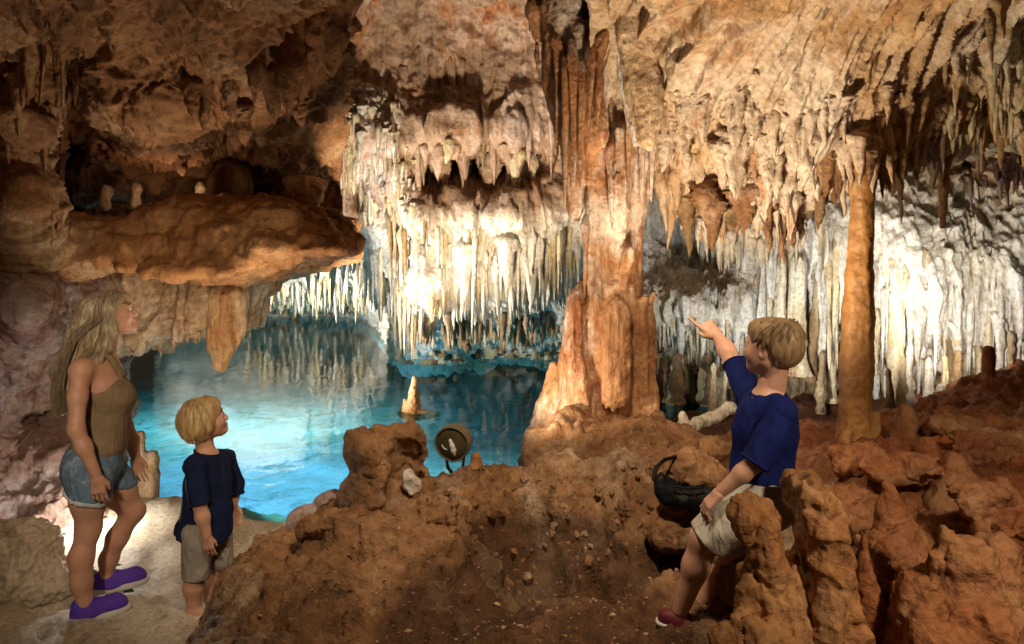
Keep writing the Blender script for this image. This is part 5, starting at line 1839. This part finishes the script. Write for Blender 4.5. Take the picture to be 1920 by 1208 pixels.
def strands(guides, n, spread, r, seed, seg=9):
    """tapered locks of hair that follow guide paths; each guide is a list of points"""
    rg = np.random.default_rng(seed)
    V, F, o = [], [], 0
    G = [np.array(g, float) for g in guides]
    for i in range(n):
        a, b = rg.integers(0, len(G)), rg.integers(0, len(G))
        w = rg.random()
        m = min(len(G[a]), len(G[b]))
        path = G[a][:m] * (1 - w) + G[b][:m] * w if abs(a - b) <= 1 else G[a]
        t = np.linspace(0, 1, seg) * (rg.uniform(0.8, 1.0))
        tt = t * (len(path) - 1)
        i0 = np.clip(tt.astype(int), 0, len(path) - 2)
        fr = (tt - i0)[:, None]
        c = path[i0] * (1 - fr) + path[i0 + 1] * fr
        off = rg.normal(size=3) * spread
        wv = np.stack([np.sin(t * rg.uniform(4, 9) + rg.random() * 6) for _ in range(3)], 1) * spread * 0.3
        c = c + off[None] * (0.35 + 0.65 * t[:, None]) + wv * t[:, None]
        rad = r * rg.uniform(0.6, 1.4) * np.clip(1.15 - t, 0.08, 1)
        d = np.gradient(c, axis=0)
        d /= np.linalg.norm(d, axis=1, keepdims=True) + 1e-9
        u = np.cross(d, [0.3, 1, 0.2])
        u /= np.linalg.norm(u, axis=1, keepdims=True) + 1e-9
        v = np.cross(d, u)
        ring = []
        for k in range(4):
            an = k * math.pi / 2
            ring.append(c + (u * math.cos(an) + v * math.sin(an)) * rad[:, None])
        W = np.stack(ring, 1).reshape(-1, 3)
        ids = np.arange(seg * 4).reshape(seg, 4) + o
        nx = np.roll(ids, -1, 1)
        F.append(np.stack([ids[:-1], nx[:-1], nx[1:], ids[1:]], -1).reshape(-1, 4))
        V.append(W)
        o += len(W)
    return np.concatenate(V), np.concatenate(F)


def shoe(p, heel, toe, z, r, mat, parent=None, open_top=False):
    """upper, sole and laces of one sports shoe"""
    heel, toe = np.array(heel, float), np.array(toe, float)
    d = (toe - heel) / np.linalg.norm(toe - heel)
    L = np.linalg.norm(toe - heel)
    side = np.array([-d[1], d[0], 0])
    up = np.array([0, 0, 1.0])
    S = Shape()
    h0, t0 = np.array([*heel[:2], z]), np.array([*toe[:2], z])
    S.cone(h0 + d * 0.16 * L + up * r * 1.0, h0 + d * 0.30 * L + up * r * 1.0, r * 0.92, r * 0.95, 0.02)
    S.cone(h0 + d * 0.15 * L + up * r * 1.9, h0 + d * 0.33 * L + up * r * 2.05, r * 0.72, r * 0.70, 0.02)
    S.cone(h0 + d * 0.36 * L + up * r * 2.0, h0 + d * 0.33 * L + up * r * 2.75, r * 0.40, r * 0.22, 0.02)
    S.cone(h0 + d * 0.30 * L + up * r * 1.45, t0 - d * 0.28 * L + up * r * 0.80, r * 0.90, r * 0.86, 0.03)
    S.cone(h0 + d * 0.35 * L + up * r * 0.8, t0 - d * 0.17 * L + up * r * 0.62, r * 0.95, r * 0.66, 0.03)
    f = S.field(0.006)
    plane(f, h0 + up * 0.016, -up)
    up_o = p.add('shoe', smooth_mesh(f, 1), mat, parent)
    S = Shape()
    S.cone(h0 + d * 0.16 * L + up * 0.014, t0 - d * 0.16 * L + up * 0.016, r * 1.08, r * 0.92, 0.0)
    S.cone(h0 + d * 0.5 * L + up * 0.014, t0 - d * 0.24 * L + up * 0.014, r * 1.02, r * 1.10, 0.02)
    f = S.field(0.006)
    plane(f, h0 + up * 0.030, up)
    plane(f, h0 - up * 0.002, -up)
    p.add('sole', smooth_mesh(f, 1), 'sole', up_o)
    for i in range(4):
        c = h0 + d * L * (0.43 + 0.07 * i) + up * r * (2.28 - 0.20 * i)
        S = Shape().cone(c - side * r * 0.42, c + side * r * 0.42, 0.0055, 0.0055, 0)
        p.add('lace', smooth_mesh(S.field(0.003, 0.008), 0), 'lace', up_o)
    return up_o


# ---- woman in tank top and denim shorts
def woman():
    p = Person(185, 3.62, 0.035, 'woman with long blond hair in tan tank top and denim shorts, looking up')
    L = p.L
    # head tipped up, in profile to the right
    R = frame((0.94, 0.06, 0.26))
    hc = L(209, 588, 0.0)
    H, T = head_shape(hc, R, 0.98)
    nb = L(193, 672, 0.0)
    H.cone(T(-0.022, 0, -0.05), nb, 0.052, 0.054, 0.03)
    B = Shape()
    B.cone(L(196, 650, 0), L(190, 685, 0), 0.054, 0.060, 0.03)
    shn, shf = L(152, 694, -0.143), L(197, 692, 0.155)
    B.cone(shn, L(185, 690, 0), 0.055, 0.075, 0.05)
    B.cone(shf, L(185, 690, 0), 0.055, 0.075, 0.05)
    B.ell(L(193, 725, 0), (0.105, 0.150, 0.13), 0.06)
    B.ell(L(222, 742, -0.075), (0.070, 0.070, 0.070), 0.05)
    B.ell(L(226, 742, 0.075), (0.070, 0.070, 0.070), 0.05)
    B.ell(L(195, 795, 0), (0.098, 0.128, 0.14), 0.06)
    B.ell(L(175, 862, 0), (0.125, 0.165, 0.13), 0.07)
    B.ell(L(156, 885, -0.05), (0.080, 0.085, 0.085), 0.06)
    # arms
    eln, wrn = L(143, 806, -0.23), L(181, 893, -0.25)
    B.chain([(shn, 0.045), (L(146, 745, -0.185), 0.041), (eln, 0.035), (L(157, 838, -0.24), 0.035), (wrn, 0.025)], 0.03)
    elf, wrf = L(232, 795, 0.24), L(254, 857, 0.2)
    B.chain([(shf, 0.05), (elf, 0.041), (L(245, 825, 0.22), 0.040), (wrf, 0.027)], 0.03)
    # legs
    kn, an = L(166, 992, -0.085), L(159, 1128, -0.12)
    B.chain([(L(168, 890, -0.085), 0.094), (L(167, 935, -0.085), 0.083), (kn, 0.054), (L(152, 1045, -0.10), 0.053), (L(153, 1090, -0.11), 0.045), (an, 0.037)], 0.04)
    B.cone(an, L(168, 1158, -0.12), 0.036, 0.036, 0.02)
    kf, af = L(250, 958, 0.09), L(199, 1078, 0.17)
    B.chain([(L(192, 885, 0.085), 0.094), (L(222, 922, 0.09), 0.081), (kf, 0.055), (L(220, 1008, 0.13), 0.051), (L(204, 1048, 0.16), 0.043), (af, 0.036)], 0.04)
    B.cone(af, L(206, 1104, 0.17), 0.036, 0.034, 0.02)
    hn = hand_shape(wrn, L(187, 942, -0.25) - wrn, (0.9, -0.3, 0.0), (0.3, 0.4, 0.3), 0.92, right=True)
    hf = hand_shape(wrf, L(262, 900, 0.2) - wrf, (0.9, 0.2, 0.0), (0.4, 0.5, 0.4), 0.9)
    body = join_np([smooth_mesh(B.field(0.008), 1), smooth_mesh(H.field(0.0042), 1), smooth_mesh(hn.field(0.003), 1), smooth_mesh(hf.field(0.003), 1)])
    p.add('body', body, 'skin_w')
    eyes(p, T, R, 0.98)
    lp = Shape().ell(T(0.0995, 0, -0.0655), (0.010, 0.020, 0.0055), 0, R).ell(T(0.0975, 0, -0.0775), (0.010, 0.017, 0.0065), 0.002, R)
    p.add('lips', smooth_mesh(lp.field(0.0022, 0.008), 0), 'lips')
    # tank top with thin straps
    K = Shape()
    K.ell(L(193, 730, 0), (0.113, 0.150, 0.13), 0.05)
    K.ell(L(223, 744, -0.075), (0.078, 0.078, 0.080), 0.05)
    K.ell(L(227, 744, 0.075), (0.078, 0.078, 0.080), 0.05)
    K.ell(L(197, 795, 0), (0.116, 0.142, 0.14), 0.07)
    K.ell(L(183, 838, 0), (0.126, 0.162, 0.09), 0.06)
    f = K.field(0.007, 0.04)
    f.cone(shn, L(146, 745, -0.20), 0.066, 0.060, 0.01, 'cut', pad=1)
    f.cone(shf, elf, 0.066, 0.055, 0.01, 'cut', pad=1)
    plane(f, L(195, 851, 0), (0.1, 0, -1))
    plane(f, L(205, 700, 0), (0.30, 0, 1))
    f.noise(0.005, (10, 10, 4), 2, 1)
    tk = p.add('tank_top', smooth_mesh(f, 1), 'tank')
    for sg in (-1, 1):
        st = Shape().chain([(L(226, 722, sg * 0.082), 0.020), (L(222, 696, sg * 0.086), 0.018), (L(209, 673, sg * 0.09), 0.016), (L(190, 659, sg * 0.092), 0.016), (L(168, 658, sg * 0.092), 0.016), (L(147, 680, sg * 0.09), 0.017), (L(140, 716, sg * 0.085), 0.020)], 0.01)
        p.add('strap', smooth_mesh(st.field(0.004, 0.012), 1), 'tank', tk)
    # shorts
    K = Shape()
    K.ell(L(175, 862, 0), (0.136, 0.176, 0.135), 0)
    K.ell(L(156, 885, -0.05), (0.090, 0.095, 0.090), 0.07)
    K.cone(L(168, 885, -0.085), L(166, 925, -0.088), 0.110, 0.106, 0.04)
    K.cone(L(190, 880, 0.085), L(218, 915, 0.09), 0.110, 0.104, 0.04)
    f = K.field(0.007, 0.04)
    plane(f, L(180, 836, 0), (0.08, 0, 1))
    cut = L(168, 912, 0)
    plane(f, cut, (-0.28, 0.25, -1))
    f.noise(0.004, 14, 2, 3)
    so = p.add('denim_shorts', smooth_mesh(f, 1), 'denim')
    K = Shape()
    K.cone(L(168, 885, -0.085), L(166, 935, -0.088), 0.114, 0.109, 0.0)
    f = K.field(0.006, 0.03)
    plane(f, cut + np.array([0, 0, 0.018]), (0.28, -0.25, 1))
    plane(f, cut - np.array([0, 0, 0.006]), (-0.28, 0.25, -1))
    f.noise(0.004, 30, 2, 3)
    p.add('frayed_hem', smooth_mesh(f, 0), 'fray', so)
    # shoes
    shoe(p, L(129, 1168, -0.12), L(247, 1168, -0.12), -0.004, 0.047, 'shoe_p')
    shoe(p, L(171, 1112, 0.17), L(282, 1112, 0.17), -0.004, 0.047, 'shoe_p')
    # necklace
    nk = Shape().chain([(L(200, 668, -0.058), 0.004), (L(222, 690, -0.062), 0.004), (L(238, 715, -0.045), 0.004), (L(246, 727, -0.03), 0.004)], 0.004)
    no = p.add('necklace', smooth_mesh(nk.field(0.0035, 0.01), 0), 'cord')
    pe = Shape().ell(L(246, 733, -0.03), (0.010, 0.010, 0.018), 0)
    p.add('pendant', smooth_mesh(pe.field(0.004, 0.01), 0), 'gold', no)
    # hair: mass over the head and down the back, with loose locks
    K = Shape()
    K.ell(T(-0.026, 0, 0.040), (0.106, 0.090, 0.088), 0, R)
    K.ell(T(0.004, 0, 0.074), (0.080, 0.070, 0.050), 0.03, R)
    K.chain([(L(178, 585, 0), 0.088), (L(160, 630, 0), 0.085), (L(140, 680, 0.0), 0.075), (L(124, 730, 0.0), 0.055), (L(117, 770, 0.0), 0.028)], 0.05)
    for sg in (-1, 1):
        K.chain([(T(0.0, sg * 0.070, 0.03), 0.034), (L(205, 618, sg * 0.080), 0.036), (L(196, 650, sg * 0.085), 0.038), (L(180, 678, sg * 0.095), 0.028), (L(160, 715, sg * 0.11), 0.014)], 0.03)
    f = K.field(0.006, 0.04)
    f.noise(0.005, (30, 30, 4), 3, 1, 'ridged')
    ho = p.add('hair', smooth_mesh(f, 0), 'hair_w')
    gd = []
    for a in np.linspace(-0.09, 0.09, 7):
        q = (1 - (a / 0.11) ** 2) ** 0.5
        gd.append([T(0.03 - 0.03 * abs(a) * 10, a * 0.6, 0.115), T(-0.07 * q, a, 0.095), T(-0.12 * q, a, 0.0), L(150 - 12 * q, 625, a), L(128 - 12 * q, 680, a), L(114 - 8 * q, 730, a * 0.9), L(112, 780, a * 0.8)])
    for a in (-1, 1):
        gd.append([T(0.05, a * 0.03, 0.112), T(0.02, a * 0.078, 0.07), L(204, 606, a * 0.092), L(198, 632, a * 0.10), L(188, 660, a * 0.10), L(168, 690, a * 0.11), L(150, 720, a * 0.115)])
    p.add('hair_locks', strands(gd, 1900, 0.014, 0.0019, 3, 10), 'hair_w', ho)


woman()


# ---- small boy standing
def small_boy():
    p = Person(390, 3.62, 0.02, 'small blond boy in navy t-shirt and grey shorts standing by the pool')
    L = p.L
    R = frame((0.93, 0.16, 0.30))
    hc = L(384, 788, 0.0)
    H, T = head_shape(hc, R, 0.93, True)
    H.cone(T(-0.03, 0, -0.05), L(384, 845, 0), 0.042, 0.044, 0.025)
    B = Shape()
    B.cone(L(384, 830, 0), L(386, 860, 0), 0.043, 0.048, 0.03)
    shn, shf = L(366, 872, -0.10), L(424, 862, 0.10)
    for q in (shn, shf):
        B.cone(q, L(390, 868, 0), 0.045, 0.060, 0.04)
    B.ell(L(390, 905, 0), (0.095, 0.095, 0.11), 0.05)
    B.ell(L(390, 965, 0), (0.095, 0.10, 0.12), 0.05)
    eln, wrn = L(373, 940, -0.145), L(388, 1006, -0.15)
    B.chain([(shn, 0.044), (eln, 0.034), (L(380, 970, -0.15), 0.033), (wrn, 0.024)], 0.025)
    elf, wrf = L(441, 915, 0.13), L(438, 947, 0.10)
    B.chain([(shf, 0.04), (elf, 0.033), (wrf, 0.023)], 0.025)
    kn = L(368, 1062, -0.055)
    B.chain([(L(372, 1000, -0.06), 0.072), (kn, 0.048), (L(362, 1100, -0.06), 0.046), (L(364, 1140, -0.06), 0.032)], 0.03)
    kf = L(412, 1050, 0.05)
    B.chain([(L(404, 1000, 0.05), 0.072), (kf, 0.047), (L(396, 1090, 0.06), 0.044), (L(394, 1130, 0.06), 0.032)], 0.03)
    for q in ((L(360, 1150, -0.06), L(392, 1152, -0.09)), (L(390, 1138, 0.06), L(424, 1140, 0.03))):
        B.cone(q[0], q[1], 0.034, 0.026, 0.02)
    hn = hand_shape(wrn, L(393, 1040, -0.15) - wrn, (0.9, -0.3, 0), (0.35, 0.45, 0.35), 0.72, right=True)
    hf = hand_shape(wrf, L(441, 974, 0.09) - wrf, (0.9, 0.3, 0), (0.4, 0.5, 0.4), 0.70)
    body = join_np([smooth_mesh(B.field(0.0068), 1), smooth_mesh(H.field(0.004), 1), smooth_mesh(hn.field(0.0028), 1), smooth_mesh(hf.field(0.0028), 1)])
    p.add('body', body, 'skin_b')
    eyes(p, T, R, 0.93)
    # t-shirt, loose, with a longer tail
    K = Shape()
    for q in (shn, shf):
        K.cone(q, L(390, 870, 0), 0.056, 0.072, 0.03)
    K.ell(L(390, 905, 0), (0.118, 0.112, 0.12), 0.05)
    K.ell(L(388, 955, 0), (0.126, 0.124, 0.12), 0.06)
    K.ell(L(383, 1000, 0), (0.140, 0.140, 0.11), 0.06)
    K.cone(L(372, 975, 0), L(341, 990, 0), 0.07, 0.02, 0.05)
    f = K.field(0.006, 0.04)
    f.cone(L(384, 800, 0), L(391, 842, -0.005), 0.05, 0.056, 0.01, 'cut', pad=1)
    plane(f, L(395, 1012, 0), (0.34, 0.0, -1))
    plane(f, L(345, 1012, 0), (-0.75, 0.0, -1))
    f.noise(0.006, (10, 10, 4), 2, 1)
    f.noise(0.005, (20, 20, 6), 2, 4, 'ridged')
    ts = p.add('t_shirt', smooth_mesh(f, 1), 'navy')
    sleeve(p, ts, [(shn, 0.054), (L(370, 912, -0.125), 0.053), (L(375, 947, -0.146), 0.053)], 'navy', 1)
    sleeve(p, ts, [(shf, 0.050), (elf + (0, 0, 0.02), 0.048), (L(441, 926, 0.125), 0.047)], 'navy', 2)
    p.add('collar', ring_np(L(389, 848, -0.004), (0.22, -0.05, 1), 0.063, 0.061, 0.007), 'navy', ts)
    K = Shape()
    K.ell(L(386, 985, 0), (0.105, 0.11, 0.11), 0)
    K.cone(L(372, 1000, -0.06), L(367, 1078, -0.058), 0.082, 0.070, 0.03)
    K.cone(L(406, 1000, 0.05), L(414, 1050, 0.05), 0.082, 0.068, 0.03)
    f = K.field(0.006, 0.04)
    plane(f, L(367, 1083, -0.058), (-0.05, -0.05, -1))
    f.noise(0.005, (14, 14, 6), 2, 3)
    p.add('shorts', smooth_mesh(f, 1), 'grey_short')
    # bowl-cut hair
    K = Shape()
    K.ell(T(-0.020, 0, 0.034), (0.112, 0.096, 0.094), 0, R)
    K.ell(T(-0.055, 0, -0.030), (0.080, 0.090, 0.075), 0.05, R)
    K.ell(T(0.045, 0, 0.072), (0.055, 0.070, 0.042), 0.03, R)
    for sg in (-1, 1):
        K.cone(T(0.0, sg * 0.078, 0.03), T(0.004, sg * 0.080, -0.035), 0.024, 0.020, 0.03)
    f = K.field(0.005, 0.03)
    f.ell(T(0.075, 0, -0.055), np.array([0.085, 0.066, 0.090]), 0.015, 'cut', R)
    f.noise(0.003, (34, 34, 8), 2, 1, 'ridged')
    ho = p.add('hair', smooth_mesh(f, 0), 'hair_k')
    gd = []
    for a in np.linspace(-2.6, 2.6, 16):
        q = np.array([math.cos(a), math.sin(a)])
        fw = 0.09 if q[0] > 0 else 0.115
        low = -0.085 if q[0] < 0.2 else (-0.045 if q[0] < 0.6 else 0.035)
        gd.append([T(-0.02, 0, 0.130), T(-0.02 + 0.06 * q[0], 0.055 * q[1], 0.116), T(-0.02 + fw * q[0], 0.092 * q[1], 0.065), T(-0.02 + (fw + 0.006) * q[0], 0.100 * q[1], 0.0 if low < 0 else low + 0.01), T(-0.02 + fw * 0.95 * q[0], 0.094 * q[1], low)])
    p.add('hair_locks', strands(gd, 1700, 0.0065, 0.0017, 5, 8), 'hair_k', ho)


small_boy()


# ---- boy seated on the rocks, pointing
def seated_boy():
    p = Person(1430, 2.72, 0.42, 'boy in royal blue t-shirt seated on the rocks, pointing across the cave')
    L = p.L
    R = frame((-0.86, 0.48, 0.10))
    hc = L(1447, 652, 0.0)
    H, T = head_shape(hc, R, 0.96, True)
    H.cone(T(-0.03, 0, -0.05), L(1446, 745, 0), 0.045, 0.050, 0.03)
    B = Shape()
    B.cone(L(1445, 715, 0), L(1445, 755, 0), 0.047, 0.056, 0.03)
    shn, shf = L(1466, 775, -0.115), L(1405, 745, 0.12)
    for q in (shn, shf):
        B.cone(q, L(1440, 765, 0), 0.046, 0.066, 0.04)
    B.ell(L(1432, 810, 0), (0.10, 0.105, 0.13), 0.05)
    B.ell(L(1432, 885, 0), (0.10, 0.105, 0.12), 0.05)
    B.ell(L(1438, 935, 0), (0.115, 0.12, 0.09), 0.05)
    # near arm resting on the thigh
    eln, wrn = L(1416, 868, -0.19), L(1352, 922, -0.185)
    B.chain([(shn, 0.044), (L(1445, 820, -0.16), 0.039), (eln, 0.032), (L(1392, 888, -0.19), 0.032), (wrn, 0.023)], 0.02)
    # far arm pointing up and away
    elf, wrf = L(1376, 682, 0.26), L(1346, 631, 0.40)
    B.chain([(shf, 0.044), (elf, 0.038), (L(1362, 657, 0.33), 0.038), (wrf, 0.026)], 0.025)
    hn = hand_shape(wrn, L(1322, 950, -0.19) - wrn, (-0.3, 0.8, 0.2), (0.35, 0.55, 0.4), 0.82)
    hf = hand_shape(wrf, L(1321, 607, 0.44) - wrf, (-0.7, -0.4, -0.45), (0.4, 0.5, 0.4), 0.95, point=True, right=True)
    # legs
    kn, an = L(1322, 1010, -0.12), L(1276, 1145, -0.10)
    B.chain([(L(1420, 950, -0.075), 0.085), (L(1370, 975, -0.11), 0.075), (kn, 0.054), (L(1305, 1062, -0.11), 0.050), (an, 0.031)], 0.03)
    kf, af = L(1378, 1042, 0.02), L(1302, 1150, 0.06)
    B.chain([(L(1435, 955, 0.075), 0.085), (kf, 0.055), (L(1345, 1090, 0.05), 0.050), (af, 0.031)], 0.03)
    body = join_np([smooth_mesh(B.field(0.0068), 1), smooth_mesh(H.field(0.0038), 1), smooth_mesh(hn.field(0.0026), 1), smooth_mesh(hf.field(0.0026), 1)])
    p.add('body', body, 'skin_b')
    eyes(p, T, R, 0.96)
    # t-shirt
    K = Shape()
    for q in (shn, shf):
        K.cone(q, L(1440, 768, 0), 0.060, 0.080, 0.03)
    K.ell(L(1434, 808, 0), (0.124, 0.128, 0.135), 0.05)
    K.ell(L(1428, 880, 0), (0.116, 0.122, 0.12), 0.06)
    K.ell(L(1430, 930, 0), (0.122, 0.130, 0.09), 0.06)
    f = K.field(0.006, 0.04)
    f.cone(L(1443, 690, 0), L(1440, 738, -0.01), 0.05, 0.060, 0.01, 'cut', pad=1)
    plane(f, L(1430, 950, 0), (-0.1, 0, -1))
    f.noise(0.007, (9, 9, 4), 2, 1)
    f.noise(0.004, (18, 18, 6), 2, 4, 'ridged')
    ts = p.add('t_shirt', smooth_mesh(f, 1), 'blue')
    sleeve(p, ts, [(shn, 0.058), (L(1446, 820, -0.158), 0.058), (L(1414, 872, -0.190), 0.056)], 'blue', 1)
    sleeve(p, ts, [(shf, 0.056), (L(1392, 714, 0.19), 0.055), (L(1379, 682, 0.255), 0.053)], 'blue', 2)
    p.add('collar', ring_np(L(1440, 737, -0.006), (-0.05, -0.15, 1), 0.064, 0.062, 0.006), 'blue', ts)
    # shorts
    K = Shape()
    K.ell(L(1436, 945, 0), (0.118, 0.125, 0.085), 0)
    K.cone(L(1425, 950, -0.075), L(1370, 975, -0.11), 0.108, 0.096, 0.03)
    K.cone(L(1370, 975, -0.11), L(1326, 1008, -0.12), 0.096, 0.082, 0.03)
    K.ell(L(1425, 935, -0.03), (0.13, 0.135, 0.09), 0.03)
    K.cone(L(1435, 955, 0.075), L(1382, 1034, 0.02), 0.092, 0.076, 0.03)
    f = K.field(0.006, 0.04)
    plane(f, L(1326, 1012, -0.12), (-0.62, 0, -0.75))
    f.noise(0.006, (12, 12, 8), 2, 3)
    p.add('shorts', smooth_mesh(f, 1), 'khaki')
    for a, toe, z in ((an, L(1236, 1170, -0.10), -0.0), (af, L(1262, 1172, 0.06), 0.0)):
        hl = a + np.array([0.035, 0, 0])
        shoe(p, hl, toe, min(a[2] - 0.07, toe[2] - 0.01), 0.034, 'red_shoe')
    # hair with a whorl at the crown
    K = Shape()
    K.ell(T(-0.016, 0, 0.034), (0.107, 0.089, 0.089), 0, R)
    K.ell(T(-0.062, 0, -0.012), (0.048, 0.062, 0.050), 0.05, R)
    K.ell(T(0.050, 0, 0.072), (0.046, 0.062, 0.036), 0.03, R)
    f = K.field(0.005, 0.03)
    f.ell(T(0.090, 0, -0.050), np.array([0.078, 0.080, 0.092]), 0.025, 'cut', R)
    for sg in (-1, 1):
        f.ell(T(0.008, sg * 0.092, -0.030), np.array([0.048, 0.030, 0.058]), 0.02, 'cut', R)
    f.noise(0.0015, (34, 34, 14), 2, 1, 'fbm')
    ho = p.add('hair', smooth_mesh(f, 0), 'hair_s')
    gd = []
    for a in np.linspace(-3.1, 3.1, 20):
        q = np.array([math.cos(a), math.sin(a)])
        low = -0.062 if q[0] < -0.3 else (0.008 if q[0] < 0.5 else 0.05)
        e = 0.083 if q[0] > 0 else 0.090
        gd.append([T(-0.075, 0, 0.108), T(-0.06 + 0.045 * q[0], 0.055 * q[1], 0.122 - 0.03 * max(0, -q[0])), T(-0.03 + e * q[0], 0.092 * q[1], 0.07), T(-0.020 + (e + 0.004) * q[0], 0.090 * q[1], max(low, 0.0)), T(-0.014 + e * 0.9 * q[0], 0.076 * q[1], low)])
    p.add('hair_locks', strands(gd, 1800, 0.0035, 0.0016, 7, 8), 'hair_s', ho)


seated_boy()

# ---------------------------------------------------------------- small things
# boulder that carries the seated boy
f = Field([0.65, 2.35, 0.25], [1.5, 3.3, 0.95], 0.02)
f.ell((1.06, 2.84, 0.56), (0.24, 0.24, 0.23), 0)
f.ell((1.2, 2.95, 0.5), (0.26, 0.26, 0.22), 0.1)
f.noise(0.03, 5, 3, 2)
tag(rock('boulder', f, M['brown'], [(0.010, 16, 3, 1, 'ridged')]), 'brown boulder under the seated boy', 'boulder')


# slack black bag on the rocks
def bag():
    o = bpy.data.objects.new('bag', None)
    COL.objects.link(o)
    b = P(1285, 925, 3.3)
    o.location = b
    tag(o, 'slack black bag lying on the rocks beside the seated boy', 'bag')
    M['black'] = cloth_mat('black_nylon', (0.006, 0.006, 0.007), 300, rough=0.6)

    def q(px, py, dy=0.0):
        return P(px, py, 3.3 + dy) - b
    S = Shape()
    S.ell(q(1288, 932), (0.125, 0.08, 0.048), 0)
    S.ell(q(1250, 916, 0.02), (0.06, 0.06, 0.05), 0.03)
    S.ell(q(1238, 902, 0.03), (0.035, 0.05, 0.045), 0.03)
    S.ell(q(1322, 935, -0.02), (0.06, 0.06, 0.05), 0.03)
    S.cone(q(1290, 948, -0.04), q(1318, 952, -0.04), 0.030, 0.035, 0.03)
    f = S.field(0.008)
    f.noise(0.012, 10, 3, 1)
    f.noise(0.005, 24, 2, 2)
    po = link('pouch', mesh_np('pouch', *smooth_mesh(f, 1)), M['black'], o)
    S = Shape().chain([(q(1262, 912, -0.06), 0.006), (q(1290, 916, -0.075), 0.006), (q(1318, 914, -0.065), 0.006)], 0.004)
    link('zip_flap', mesh_np('zip_flap', *smooth_mesh(S.field(0.005), 1)), M['black'], po)
    S = Shape().chain([(q(1238, 918, -0.01), 0.010), (q(1226, 898, 0.01), 0.010), (q(1230, 876, 0.04), 0.010), (q(1246, 862, 0.08), 0.010), (q(1268, 856, 0.14), 0.009)], 0.004)
    f = S.field(0.005)
    link('strap', mesh_np('strap', *smooth_mesh(f, 1)), M['black'], o)


bag()


# round floodlight behind the stump
def floodlight():
    o = bpy.data.objects.new('floodlight', None)
    COL.objects.link(o)
    c = P(848, 832, 4.27)
    o.location = c
    o.rotation_euler = (math.radians(6), 0, math.radians(-14))
    tag(o, 'round dark floodlight standing behind the hollow stump', 'floodlight')
    M['housing'] = plain('dark_olive_metal', (0.14, 0.115, 0.06), 0.6, 0.4, (60, 0.3, 0.004), 0.0)
    M['lens'] = plain('smoked_lens', (0.07, 0.06, 0.03), 0.12, 0.6, var=0.3, scale=8)
    M['chrome'] = plain('pale_reflector', (0.75, 0.74, 0.70), 0.25, 0.6)

    def lathe(pts, n=40):
        pts = np.array(pts, float)
        th = np.linspace(0, 2 * np.pi, n, endpoint=False)
        V = np.stack([pts[:, 0][:, None] * np.cos(th), pts[:, 1][:, None] + 0 * th, pts[:, 0][:, None] * np.sin(th)], -1).reshape(-1, 3)
        ids = np.arange(len(V)).reshape(len(pts), n)
        nx = np.roll(ids, -1, 1)
        return V, np.stack([ids[:-1], nx[:-1], nx[1:], ids[1:]], -1).reshape(-1, 4)
    R = 0.112
    link('housing', mesh_np('housing', *lathe([(0.001, 0.12), (0.06, 0.12), (0.10, 0.09), (R, 0.03), (R, -0.012), (R * 0.93, -0.02), (R * 0.90, -0.012), (R * 0.90, 0.0), (0.001, 0.0)])), M['housing'], o)
    link('lens', mesh_np('lens', *lathe([(0.001, -0.030), (0.05, -0.026), (0.085, -0.016), (R * 0.895, -0.003)])), M['lens'], o)
    S = Shape().chain([((0.0, -0.036, 0.035), 0.010), ((0.012, -0.036, 0.0), 0.014), ((0.018, -0.033, -0.03), 0.016), ((0.022, -0.030, -0.055), 0.010)], 0.01)
    link('reflector', mesh_np('reflector', *smooth_mesh(S.field(0.004), 1)), M['chrome'], o)
    S = Shape().chain([((-0.055, -0.033, 0.0), 0.004), ((-0.045, -0.034, -0.018), 0.004), ((-0.025, -0.036, -0.026), 0.004)], 0.002)
    link('reflector_rim', mesh_np('reflector_rim', *smooth_mesh(S.field(0.003), 1)), M['chrome'], o)
    S = Shape().chain([((-0.06, 0.04, -0.08), 0.010), ((-0.05, 0.04, -0.17), 0.010), ((0.0, 0.04, -0.24), 0.016), ((0.05, 0.04, -0.17), 0.010), ((0.06, 0.04, -0.08), 0.010)], 0.01)
    link('bracket', mesh_np('bracket', *smooth_mesh(S.field(0.005), 1)), M['housing'], o)


floodlight()
